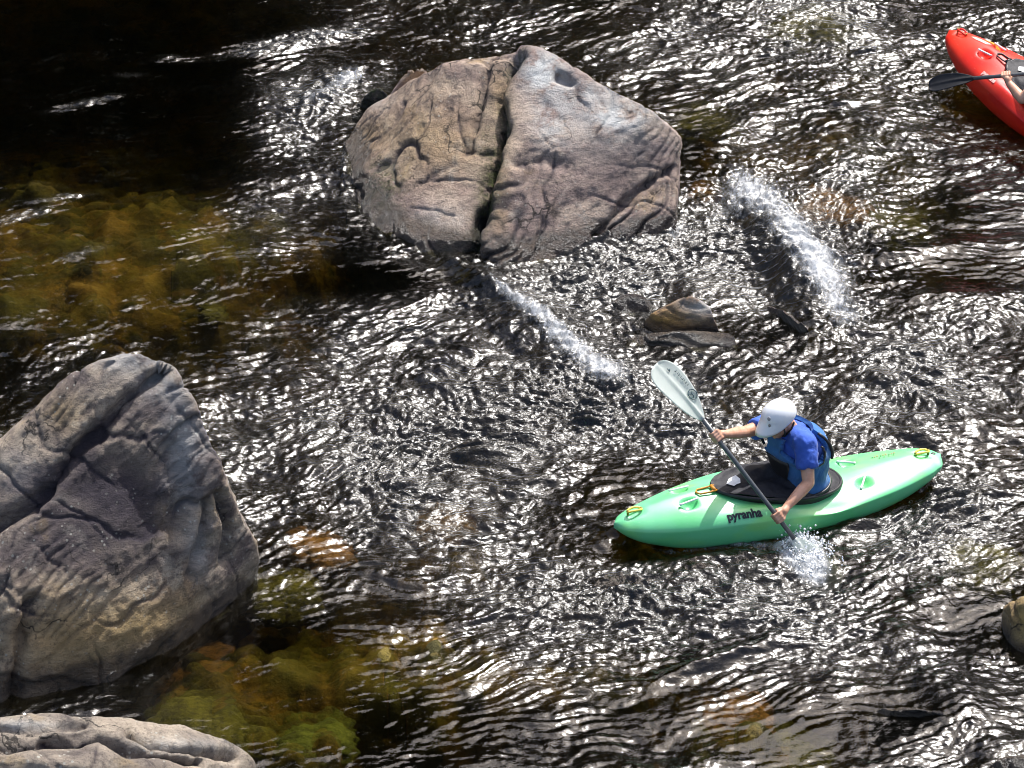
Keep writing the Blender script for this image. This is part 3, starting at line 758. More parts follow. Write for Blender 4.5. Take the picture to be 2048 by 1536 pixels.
def hull_point(x, th):
    """th 0 = port edge, pi/2 = deck centre, -pi/2 = keel"""
    w_, zt, zs, zb = kw(x), ktop(x), ksheer(x), kbot(x)
    c, s = math.cos(th), math.sin(th)
    if s >= 0:
        y = w_ * math.copysign(abs(c) ** 1.3, c); z = zs + (zt - zs) * s ** 1.25
        # soft knee flare beside the cockpit
        z += .03 * math.exp(-((x - .25) / .25) ** 2) * math.exp(-((abs(y) - .25) / .05) ** 2)
        z -= .022 * math.exp(-((x + .25) / .16) ** 2) * math.exp(-((abs(y) - .28) / .05) ** 2)
        for dx, dy, rr, dp in DENTS:
            z -= dp * math.exp(-(((x - dx) / rr) ** 4 + ((y - dy) / (rr * .8)) ** 4))
    else:
        y = w_ * math.copysign(abs(c) ** .55, c); z = zs + (zs - zb) * (-(abs(s) ** .8))
    return np.array([x, y, z])

CKX, CKL, CKW = .03, .458, .24
def rim_xy(a, k=1.0):
    x = math.cos(a); y = math.sin(a)
    wd = CKW * (1 - .16 * x - .05 * x * x)           # a little narrower in front
    return CKX + CKL * k * x, wd * k * math.copysign(abs(y) ** .92, y)
def rim_z(x): return .178 + (x + .44) * .135
WX0, WY0, WA, WB = -.15, 0.0, .135, .185              # waist opening
def deck_xyz(a, r):
    """spray deck: r 0 at the rim .. 1 at the waist tube"""
    ox, oy = rim_xy(a)
    wx_, wy_ = WX0 + WA * math.cos(a), WY0 + WB * math.sin(a)
    x = ox + (wx_ - ox) * r; y = oy + (wy_ - oy) * r
    z = rim_z(x) + .03 * math.sin(min(r, 1) * math.pi / 2) + .012 * math.exp(-(r / .06) ** 2)
    z += .036 * math.exp(-((x - .16) / .17) ** 2) * (math.exp(-((y - .115) / .07) ** 2) + math.exp(-((y + .115) / .07) ** 2))
    z += .05 * sstep(.72, 1.0, np.array(r))
    return np.array([x, y, float(z)])

def tri_text(body, size, offset=0.0, shear=0.0):
    cu = bpy.data.curves.new('text', 'FONT'); cu.body = body; cu.size = size; cu.offset = offset; cu.shear = shear; cu.resolution_u = 6
    o = bpy.data.objects.new('text', cu); COL.objects.link(o)
    dg = bpy.context.evaluated_depsgraph_get(); dg.update()
    me = bpy.data.meshes.new_from_object(o.evaluated_get(dg)); bpy.data.objects.remove(o)
    bm = bmesh.new(); bm.from_mesh(me); bmesh.ops.triangulate(bm, faces=bm.faces); bm.to_mesh(me); bm.free()
    return me

def on_hull(me, x0, th0, lift=.004, flip=1, lean=0.0):
    """wrap a flat decal (x right, y up) on the hull flank starting at station x0, angle th0"""
    co = co_of(me); out = []
    for px, py, _ in co:
        x = x0 - flip * px
        h = 1e-3
        g = np.linalg.norm(hull_point(x, th0 + h) - hull_point(x, th0)) / h
        th = th0 + (py + lean * px) / g
        p = hull_point(x, th)
        a = hull_point(x + .004, th) - p; b = hull_point(x, th + .01) - p
        n = np.cross(a, b); n /= np.linalg.norm(n) + 1e-9
        c = np.array([0, 0, .1]); 
        if n @ (p - c * np.array([1, 1, 1]) - np.array([x, 0, 0])) < 0: n = -n
        out.append(p + n * lift)
    set_co(me, np.array(out)); return me

M_black = plain('black_plastic', (.012, .012, .014), .45, .5)
M_deck = plain('black_neoprene', (.016, .016, .021), .6, .3, .3, 40, .5)
M_yellow = plain('yellow_webbing', (.8, .66, .1), .5, .4, .2, 60, .3)
M_orange = plain('orange_webbing', (.5, .2, .02), .55, .4, .2, 60, .3)
M_alloy = plain('white_alloy', (.75, .76, .76), .35, .6, .06)
M_ink = plain('dark_print', (.012, .016, .025), .5, .4)
M_white = plain('white_print', (.75, .76, .78), .55, .4, .1)
M_olive = plain('olive_bolt', (.25, .2, .03), .5)
M_cord = plain('olive_cord', (.3, .3, .06), .6)
M_redink = plain('red_print', (.4, .12, .12), .5, .4)
M_green = hull_plastic('green_hull_plastic', (.1, .57, .19), (.14, .61, .27), (.19, .63, .18))
M_red = hull_plastic('red_hull_plastic', (.7, .012, .004), (.74, .03, .008), (.62, .008, .004))
M_red.node_tree.nodes['Principled BSDF'].inputs['Specular IOR Level'].default_value = .4
M_green.node_tree.nodes['Principled BSDF'].inputs['Coat Weight'].default_value = .4
M_green.node_tree.nodes['Principled BSDF'].inputs['Coat Roughness'].default_value = .3

def make_kayak(label, mat, loc, rot, extras):
    root = bpy.data.objects.new('kayak', None); COL.objects.link(root)
    root.empty_display_size = .3
    root.location = loc; root.rotation_euler = rot
    tag(root, label, 'kayak', 'kayaks on the river')
    mb = MB(); nx, nt_ = 170, 112
    us = np.linspace(-1, 1, nx); xs = HALF * np.sin(us * math.pi / 2) * .9995
    mb.loft([[hull_point(x, a) for a in np.linspace(-math.pi, math.pi, nt_, endpoint=False)] for x in xs])
    hull = link('hull', baked(mb.mesh(), [('SMOOTH', dict(factor=.4, iterations=3))]), mat, root)
    # moulded chine line
    # cockpit rim
    mb = MB(); rings = []
    for a in np.linspace(0, 2 * math.pi, 72, endpoint=False):
        ring = []
        x, y = rim_xy(a); z = rim_z(x)
        n = np.array([math.cos(a) * CKW, math.sin(a) * CKL, 0]); n /= np.linalg.norm(n)
        for b in np.linspace(0, 2 * math.pi, 10, endpoint=False):
            ring.append(np.array([x, y, z]) + n * .013 * math.cos(b) + np.array([0, 0, .014 * math.sin(b) - .004]))
        rings.append(ring)
    rings.append(rings[0]); mb.loft(rings, cap=False)
    # wall from rim down into the deck
    mb.loft([[np.array([*rim_xy(a, k), rim_z(rim_xy(a)[0]) + dz]) for a in np.linspace(0, 2 * math.pi, 72, endpoint=False)] for k, dz in ((1.0, -.005), (.95, -.05), (.94, -.14))], cap=False)
    link('cockpit_rim', mb.mesh(), M_black, root)
    # spray deck
    mb = MB()
    mb.loft([[deck_xyz(a, r_) for a in np.linspace(0, 2 * math.pi, 96, endpoint=False)] for r_ in np.concatenate([np.linspace(-.015, .1, 5), np.linspace(.14, 1.0, 22)])], cap=False)
    me = mb.mesh(); co = co_of(me); co[:, 2] += .006 * fbm(co * 16, 3); set_co(me, co)
    sd = link('spray_deck', me, M_deck, root)
    mb = MB()
    mb.tube([np.array([*rim_xy(a, 1.012), rim_z(rim_xy(a)[0]) - .012]) for a in np.linspace(0, 2 * math.pi, 91)], .0035, 5)
    link('rim_cord', mb.mesh(), extras.get('cord', M_cord), sd)
    # waist tube
    mb = MB()
    mb.loft([[np.array([WX0 + (WA * k) * math.cos(a) - .0, (WB * k) * math.sin(a), rim_z(WX0) + dz + .06 + .01 * math.sin(a * 5)]) for a in np.linspace(0, 2 * math.pi, 48, endpoint=False)] for k, dz in ((1.06, -.02), (.98, .02), (.95, .06), (.94, .11))], cap=False)
    link('waist_tube', mb.mesh(), M_deck, sd)
    # pull loop in front
    fx = CKX + CKL
    mb = MB(); lp = [(fx - .01, .03), (fx + .05, .032), (fx + .115, .028), (fx + .135, 0), (fx + .115, -.028), (fx + .05, -.03), (fx - .01, -.03)]
    mb.tube([(x, y + .02, ktop(x) + .006 + .012 * math.exp(-((x - fx) / .04) ** 2)) for x, y in lp], .0065, 8)
    mb.tube([(fx + .01, .05, rim_z(fx) + .004), (fx + .012, -.01, rim_z(fx) + .004)], .013, 8)
    link('pull_loop', mb.mesh(), extras.get('loop', M_orange), sd)
    # pale patch printed on the spray deck
    pt = [(.36, .05), (.395, .005), (.355, -.045), (.30, -.06), (.285, -.02), (.305, .03), (.335, .035)]
    def dz(x, y):
        best = None
        a = math.atan2(y / CKW, (x - CKX) / CKL)
        for r_ in np.linspace(0, 1, 60):
            q = deck_xyz(a, r_); d = (q[0] - x) ** 2 + (q[1] - y) ** 2
            if best is None or d < best[0]: best = (d, q[2])
        return best[1]
    P = [(x, y, dz(x, y) + .008) for x, y in pt]; cx = np.mean(P, axis=0); cx[2] = dz(cx[0], cx[1]) + .009
    link('deck_patch', mesh_from([tuple(cx)] + P, [(0, i + 1, (i + 1) % len(P) + 1) for i in range(len(P))]), M_white, sd, smooth=False)
    # grab handles
    for hx in (1.05, -1.05):
        mb = MB(); z = ktop(hx) + .004
        pts = [(hx + .05 * math.cos(a), .021 * math.sin(a), z + .01 * math.sin(a) ** 2 + .005) for a in np.linspace(0, 2 * math.pi, 25)]
        mb.tube(pts, .008, 8)
        h = link('grab_handle', mb.mesh(), extras.get('handle', M_yellow), root)
        for k in (-1, 1):
            m2 = MB(); m2.tube([(hx + .047 * k, 0, z - .02), (hx + .047 * k, 0, z + .016)], .009, 8)
            link('anchor_bolt', m2.mesh(), M_olive, h)
    # security bars over their recesses
    for bx_, by_, an in ((.70, .085, .1), (.70, -.085, -.1), (-.55, .13, .9), (-.55, -.13, -.9)):
        mb = MB(); z = 0
        th = math.acos(max(-1, min(1, by_ / kw(bx_)))); zz = hull_point(bx_ + .075, th)[2]
        d = np.array([math.cos(an), math.sin(an) * (1), 0]); c = np.array([bx_, by_, 0])
        pts = []
        for t_ in np.linspace(-.068, .068, 9):
            q = c + d * t_; th = math.acos(max(-1, min(1, q[1] / kw(q[0]))))
            e = c + d * (.07 if t_ > 0 else -.07); the = math.acos(max(-1, min(1, e[1] / kw(e[0]))))
            z0 = hull_point(c[0] - d[0] * .07, math.acos(max(-1, min(1, (c[1] - d[1] * .07) / kw(c[0] - d[0] * .07)))))[2]
            z1 = hull_point(c[0] + d[0] * .07, math.acos(max(-1, min(1, (c[1] + d[1] * .07) / kw(c[0] + d[0] * .07)))))[2]
            u_ = (t_ + .07) / .14
            pts.append((q[0], q[1], z0 + (z1 - z0) * u_ + .006))
        mb.tube(pts, [.009] + [.0075] * 7 + [.009], 8)
        link('security_bar', mb.mesh(), M_alloy, root)
    # lettering on the flank
    if extras.get('name'):
        me = on_hull(tri_text('pyranha', extras.get('size', .074), .003), extras.get('nx', .5), extras.get('nth', .34), .004, 1, extras.get('lean', .0))
        link('lettering', me, extras.get('ink', M_ink), root, smooth=False)
    for what in extras.get('decals', ()):
        me = mesh_from([(px, py, 0) for px, py in what[1]], [tuple(range(len(what[1])))])
        bm = bmesh.new(); bm.from_mesh(me); bmesh.ops.triangulate(bm, faces=bm.faces); bmesh.ops.subdivide_edges(bm, edges=bm.edges, cuts=3, use_grid_fill=True); bm.to_mesh(me); bm.free()
        link(what[0], on_hull(me, what[2], what[3], .004), what[4], root, smooth=False)
    # drain plug hole at the stern end
    mb = MB(); mb.ball((-1.135, .0, ktop(-1.135) - .001), (.018, .014, .006), nu=12, nv=6)
    link('drain_plug', mb.mesh(), M_black, root)
    return root

# small dark printing on the rear deck (too small to read in the photo)
rear = []
for k in range(9):
    h_ = .012 + .008 * ((k * 7) % 3) / 2
    rear.append(('deck_print', [(0, 0), (.009, .001), (.012, h_), (.003, h_)], -.72 - .02 * k, 2.02 + .012 * (k % 3), M_redink if k % 3 else M_ink))
for k in range(4):
    rear.append(('deck_print', [(0, 0), (.008, .001), (.009, .012), (.001, .01)], -.76 - .034 * k, 1.9, M_ink))
scr = [('scuff', [(0, 0), (.02, -.004), (.024, .008), (.004, .01)], .42, -.62, M_ink), ('scuff', [(0, 0), (.022, -.003), (.026, .01), (.006, .011)], .34, -.6, M_ink)]
K_YAW = R(-158.4)
K_LOC = Vector((1.7755, -1.6345, 0))
make_kayak('green whitewater kayak with yellow grab handles and black lettering, paddled across the rapid', M_green, K_LOC, (0, 0, K_YAW), dict(name=True, decals=rear + scr))
K2_YAW, K2_PITCH = R(128), R(-9.5)
K2_LOC = Vector((4.25, 4.0, 0.02))
fish = [(0, 0), (.05, .012), (.1, .03), (.16, .025), (.2, .045), (.15, .05), (.09, .055), (.04, .035)]
make_kayak('red whitewater kayak with its bow up, entering at the upper right edge', M_red, K2_LOC, (0, K2_PITCH, K2_YAW),
           dict(name=True, nx=.56, nth=.5, size=.05, ink=plain('pale_pink_print', (.72, .4, .36), .5), loop=M_black, handle=M_red, decals=[('yellow_decal', [(0, 0), (.17, 0), (.2, .035), (.02, .03)], .86, 2.0, plain('yellow_print', (.75, .38, .02), .5)),
                                                              ('pink_decal', [(0, 0), (.06, -.012), (.17, .0), (.19, .03), (.1, .03), (.02, .022)], .95, 1.62, plain('pink_print', (.75, .45, .36), .5))]))

# ------------------------------------------------------------------ people
def frame(loc, yaw, pitch=0.0):
    return Matrix.Translation(loc) @ Matrix.Rotation(yaw, 4, 'Z') @ Matrix.Rotation(pitch, 4, 'Y')
F1 = frame(K_LOC, K_YAW); F2 = frame(K2_LOC, K2_YAW, K2_PITCH)

def local_on_plane(Fm, U, V, y):
    """kayak-local point on the plane y = const seen at photo pixel (U, V)"""
    inv = np.array(Fm.inverted()); a = inv @ np.append(CAM, 1); d = inv[:3, :3] @ ray(U, V)
    t = (y - a[1]) / d[1]
    return (a[:3] + d * t)
def near_on_line(Fm, U, V, p, q):
    """point of the local line p-q that lies closest to the view ray through (U, V)"""
    inv = np.array(Fm.inverted()); o = (inv @ np.append(CAM, 1))[:3]; d = inv[:3, :3] @ ray(U, V); d /= np.linalg.norm(d)
    e = (q - p) / np.linalg.norm(q - p); w0 = p - o; b = e @ d
    s = (b * (d @ w0) - e @ w0) / (1 - b * b)
    return p + e * s

def unit(v): v = np.array(v, float); return v / np.linalg.norm(v)
def basis(x, zhint):
    x = unit(x); y = unit(np.cross(zhint, x)); z = np.cross(x, y)
    return np.stack([x, y, z], 1)

def build_hand(mb, wrist, grip, axis_dir, thumb_side, sc=1.0):
    """fist of four bent fingers and a thumb closed round the shaft: grip = point on the shaft, axis_dir = along the shaft (towards the little finger)"""
    ax = unit(axis_dir); to = unit((grip - wrist) - ax * ((grip - wrist) @ ax)); side = unit(np.cross(ax, to))
    rs = .016
    kn = grip - to * .012 + side * thumb_side * .028                    # knuckle row lies on the back of the shaft
    mb.limb(wrist, .026 * sc, wrist + (kn - wrist) * .5, .028 * sc)
    for k, (ln, th) in enumerate(((1.0, .0095), (1.08, .0098), (1.0, .0094), (.8, .0082))):
        o = (k - 1.5) * .0195
        base = kn + ax * o
        mb.limb(wrist + (base - wrist) * .45, .0125 * sc, base, .0115 * sc)   # palm rays
        c = grip + ax * o
        p0 = base; r_ = rs + .009
        p1 = c + (to * .75 + side * thumb_side * .65) * r_ * 1.15 * ln ** .3
        p2 = c + (to * .8 - side * thumb_side * .7) * r_ * 1.1
        p3 = c + (-to * .25 - side * thumb_side * 1.0) * r_ * (.98 + .06 * ln)
        mb.limb(p0, th * 1.12, p1, th * 1.08, 10); mb.limb(p1, th * 1.05, p2, th, 10); mb.limb(p2, th, p3, th * .85, 10)
    # thumb leaves the index side of the palm and closes under the shaft
    t0 = wrist + (kn - ax * .034 - wrist) * .45
    t1 = grip - ax * .042 - to * .022 + side * thumb_side * .004
    t2 = grip - ax * .03 + (-to * .5 - side * thumb_side * .85) * (rs + .01)
    t3 = grip - ax * .012 + (to * .35 - side * thumb_side * .95) * (rs + .011)
    mb.limb(t0, .016 * sc, t1, .0125, 10); mb.limb(t1, .0122, t2, .011, 10); mb.limb(t2, .011, t3, .009, 10)

def torso_rings(hip, chest, neck, shL, shR, grow=0.0):
    """elliptic sections from hips to neck"""
    hip, chest, neck, shL, shR = [np.array(v, float) for v in (hip, chest, neck, shL, shR)]
    out = []
    mid = (shL + shR) / 2; lat = unit(shL - shR)
    secs = [(0.0, .115, .17), (.12, .112, .168), (.3, .105, .155), (.5, .112, .165), (.68, .125, .182), (.82, .122, .185), (.92, .1, .17), (1.0, .07, .1)]
    for t, dx, dy in secs:
        p = hip + (chest - hip) * min(t / .68, 1) if t < .68 else chest + (neck - chest) * ((t - .68) / .32)
        tdir = unit(chest - hip) if t < .5 else unit(neck - hip)
        k = sstep(.2, .8, np.array(t)); ly = unit(np.array([0, 1, 0]) * (1 - k) + lat * k)
        fx = unit(np.cross(ly, tdir))
        out.append([p + fx * (dx + grow) * math.copysign(abs(math.cos(a)) ** .85, math.cos(a)) + ly * (dy + grow) * math.copysign(abs(math.sin(a)) ** .85, math.sin(a)) for a in np.linspace(0, 2 * math.pi, 40, endpoint=False)])
    return out

def make_person(label, Fm, J, hands, head_dir, mats, sleeve=.62):
    """J: joints in kayak-local coordinates"""
    J = {k: np.array(v, float) for k, v in J.items()}
    body = MB()
    body.loft(torso_rings(J['hip'], J['chest'], J['neck'], J['shL'], J['shR']))
    hd = J['head']
    HB = basis(head_dir, np.array([0, 0, 1.0]))           # columns: forward, left, up
    H = lambda x, y, z: hd + HB @ np.array([x, y, z])
    body.limb(J['neck'] - np.array([.01, 0, .03]), .062, H(-.03, 0, -.06), .055)
    body.ball(H(-.008, 0, .028), (.098, .077, .1), HB)                    # skull
    body.ball(H(.028, 0, -.045), (.066, .06, .075), HB)                   # face and jaw
    body.limb(H(.07, 0, -.1), .026, H(.05, 0, -.102), .032)               # chin
    body.limb(H(.092, 0, -.005), .011, H(.112, 0, -.042), .0165, 10)      # nose
    body.limb(H(.088, .03, .018), .016, H(.088, -.03, .018), .016)        # brow
    for s in (1, -1):
        body.ball(H(.062, .042 * s, -.03), (.028, .022, .026), HB)         # cheek
        body.ball(H(-.012, .078 * s, -.018), (.022, .009, .032), HB, 12, 8)  # ear
        body.limb(H(.082, .0, -.072), .012, H(.074, .024 * s, -.072), .009, 8)  # lips
    for s in ('L', 'R'):
        sh, el, wr = J['sh' + s], J['el' + s], J['wr' + s]
        body.limb(J['neck'] * .6 + sh * .4 - np.array([0, 0, .05]), .055, sh, .056)
        m = sh * .45 + el * .55
        body.limb(sh, .056, m, .048); body.limb(m, .048, el, .04)
        q = el * .7 + wr * .3
        body.limb(el, .04, q, .042); body.limb(q, .042, wr, .0275)
        g, ax, ts = hands[s]
        build_hand(body, wr, np.array(g), np.array(ax), ts)
    me = fused(body, .0042, 5, .5)
    root = link('person', me, mats['skin']); root.matrix_world = Fm
    tag(root, label, 'person')
    def part(name, me, mat, parent=root, smooth=True): return link(name, me, mat, parent, smooth)
    # eyes
    for s in (1, -1):
        mb = MB(); mb.ball(H(.083, .031 * s, -.008), (.012, .014, .009), HB, 12, 8)
        part('eye', mb.mesh(), mats['dark'])
    # shirt with short sleeves
    sh_ = MB(); sh_.loft(torso_rings(J['hip'], J['chest'], J['neck'], J['shL'], J['shR'], .012))
    for s in ('L', 'R'):
        sh, el = J['sh' + s], J['el' + s]
        sh_.limb(J['neck'] * .7 + sh * .3 - np.array([0, 0, .028]), .078, sh, .076)
        e = sh + (el - sh) * sleeve
        d = unit(el - sh); n1 = unit(np.cross(d, [0, 0, 1.0])); n2 = np.cross(n1, d)
        sh_.loft([[sh + (e - sh) * t + (n1 * math.cos(a) + n2 * math.sin(a)) * r_ for a in np.linspace(0, 2 * math.pi, 24, endpoint=False)] for t, r_ in ((-.1, .05), (0, .073), (.5, .068), (.9, .068), (1, .066))])
    me = fused(sh_, .008, 6, .5); co = co_of(me); nr = nrm_of(me)
    co += nr * (.008 * ridged(co * np.array([9, 9, 6]), 2) + .004 * fbm(co * 25, 2))[:, None]; set_co(me, co)
    part('shirt', me, mats['shirt'])
    # buoyancy vest: thick front and back panels, open under the arms
    v = MB(); rr = torso_rings(J['hip'], J['chest'], J['neck'], J['shL'], J['shR'], .026)
    ring = []
    R_ = np.array(rr)                                      # 8 x 40 x 3
    ts = np.linspace(.9, 6.75, 40); 
    for t in ts:
        i = int(min(t, 6.999)); f = t - i; ring.append(R_[i] * (1 - f) + R_[i + 1] * f)
    G = np.array(ring); G2 = np.concatenate([G, G[:, :1]], 1)
    # finer around
    A = np.linspace(0, 40, 121)[:-1]; fine = []
    for a in A:
        i = int(a); f = a - i; fine.append(G2[:, i] * (1 - f) + G2[:, i + 1] * f)
    G = np.stack(fine, 1)
    n_r, n_a = G.shape[:2]
    vv = G.reshape(-1, 3); ff = []
    arm = {s: (J['sh' + s], unit(J['el' + s] - J['sh' + s])) for s in ('L', 'R')}
    up = unit(J['neck'] - J['hip'])
    def keep(p):
        for s in ('L', 'R'):
            c, d = arm[s]
            q = p - (c - up * .03)
            lat = unit(J['shL'] - J['shR'])
            q = q - lat * (q @ lat)
            if np.linalg.norm(q) < .105 and abs((p - c) @ lat) < .11: return False
        return True
    for i in range(n_r - 1):
        for j in range(n_a):
            a, b = i * n_a + j, i * n_a + (j + 1) % n_a
            f = (a, b, b + n_a, a + n_a)
            if keep(np.mean([vv[k] for k in f], axis=0)): ff.append(f)
    me = mesh_from(vv, ff)
    bm = bmesh.new(); bm.from_mesh(me); bmesh.ops.delete(bm, geom=[x for x in bm.verts if not x.link_faces], context='VERTS'); bm.to_mesh(me); bm.free()
    me = baked(me, [('SMOOTH', dict(factor=.5, iterations=4)), ('SOLIDIFY', dict(thickness=.032, offset=1.0)), ('BEVEL', dict(width=.008, segments=2)), ('SMOOTH', dict(factor=.4, iterations=3))])
    co = co_of(me); nr = nrm_of(me)
    co += nr * (.005 * np.sin(co[:, 2] * 55)[:, None] * .6 + (.006 * fbm(co * 14, 2))[:, None]); set_co(me, co)
    vest = part('life_vest', me, mats['vest'])
    # dark front panel, zip and buckled straps
    def on_vest(t, ang, lift):
        i = int(np.clip((t - .9) / 5.85 * 39, 0, 38.99)); f = np.clip((t - .9) / 5.85 * 39, 0, 39) - i
        j = (ang / (2 * math.pi) * n_a) % n_a; j0 = int(j); g = j - j0
        p = (G[i] * (1 - f) + G[i + 1] * f); q = p[j0] * (1 - g) + p[(j0 + 1) % n_a] * g
        c = p.mean(0); n = unit(q - c); return q + n * lift
    mb = MB()
    for a0, a1, t0, t1 in ((-.34, .34, 1.4, 4.6),):
        rows = [[on_vest(t, a, .044) for a in np.linspace(a0, a1, 10)] for t in np.linspace(t0, t1, 12)]
        back = [[on_vest(t, a, .02) for a in np.linspace(a0, a1, 10)] for t in np.linspace(t0, t1, 12)]
        mb.loft([list(r1) + list(r2)[::-1] for r1, r2 in zip(rows, back)])
    part('front_panel', mb.mesh(), mats['dark'], vest)
    mb = MB(); mb.tube([on_vest(1.35, a, .04) for a in np.linspace(0, 2 * math.pi, 60)], .011, 6)
    part('waist_strap', mb.mesh(), mats['dark'], vest)
    for s in (1, -1):
        mb = MB(); mb.tube([on_vest(t, math.pi / 2 * s - .55 * s + .0 * t, .042) for t in np.linspace(4.2, 6.6, 10)], .011, 6)
        part('shoulder_strap', mb.mesh(), mats['dark'], vest); mb = MB()
        mb.tube([on_vest(t, math.pi / 2 * s + .6 * s, .042) for t in np.linspace(3.6, 6.6, 12)], .011, 6)
        part('shoulder_strap', mb.mesh(), mats['dark'], vest)
        mb = MB()
        c = J['shL'] if s > 0 else J['shR']
        lat = unit(J['shL'] - J['shR']); fx = unit(np.cross(lat, up))
        pts = []
        for a in np.linspace(math.pi * .08, math.pi * -1.08, 24):
            q = c - up * .03 + fx * .1 * math.cos(a) + up * .115 * math.sin(a)
            best = vv[np.argmin(np.linalg.norm(vv - (q + lat * .12 * s), axis=1))]
            pts.append(best + lat * .03 * s)
        mb.tube(pts, .0085, 6)
        part('armhole_trim', mb.mesh(), mats['dark'], vest)
    # helmet: shell with a forward brim and dropped sides
    nu, nv = 64, 26; rings = []
    def shell(a, k, off):
        fr = max(0, math.cos(a)) ** 2; bk = max(0, -math.cos(a)) ** 2; sd = math.sin(a) ** 2
        thm = R(78) * fr + R(106) * bk + R(100) * sd
        th = thm * k
        x, y, z = (.122 + off) * math.sin(th) * math.cos(a), (.1 + off) * math.sin(th) * math.sin(a), (.103 + off) * math.cos(th)
        bf = max(0.0, (k - .8) / .2) ** 1.3 * max(0, math.cos(a)) ** 1.1
        x += .075 * bf; z -= .034 * bf
        return H(x - .01, y, z + .025)
    mb = MB()
    outer = [[shell(a, k, .006) for a in np.linspace(0, 2 * math.pi, nu, endpoint=False)] for k in np.linspace(.002, 1, nv)]
    inner = [[shell(a, k, -.004) for a in np.linspace(0, 2 * math.pi, nu, endpoint=False)] for k in np.linspace(1, .002, nv)]
    mb.loft(outer + inner)
    hel = part('helmet', mb.mesh(), mats['helmet'])
    for s in (1, -1):
        mb = MB(); mb.tube([H(.03, .086 * s, -.02), H(.034, .078 * s, -.055), H(.04, .055 * s, -.1), H(.045, 0, -.135)], .0065, 6)
        mb.tube([H(-.055, .08 * s, -.035), H(-.02, .076 * s, -.07), H(.036, .058 * s, -.098)], .0065, 6)
        part('chin_strap', mb.mesh(), mats['dark'], hel)
    # small grey emblems on the helmet front
    for a0, k0, rr_ in ((.5, .55, .016), (.55, .8, .009)):
        mb = MB()
        mb.loft([[shell(a0 + rr_ * q * 9 * math.cos(b), k0 + rr_ * q * 5 * math.sin(b), .0085) for b in np.linspace(0, 2 * math.pi, 14, endpoint=False)] for q in (.02, .6, 1)])
        part('helmet_mark', mb.mesh(), mats['mark'], hel)
    return root

M_skin = skin_mat()
mats1 = dict(skin=M_skin, dark=M_black, shirt=cloth_mat('royal_blue_cloth', (.035, .095, .42)), vest=cloth_mat('blue_nylon', (.035, .13, .33)), helmet=plain('white_helmet_shell', (.78, .79, .8), .32, .5, .04, 12), mark=plain('grey_print', (.3, .3, .31), .5))
mats2 = dict(skin=M_skin, dark=M_black, shirt=cloth_mat('navy_cloth', (.02, .025, .09)), vest=cloth_mat('dark_blue_nylon', (.02, .03, .14)), helmet=plain('grey_helmet_shell', (.3, .31, .33), .35, .5, .04, 12), mark=mats1['mark'])

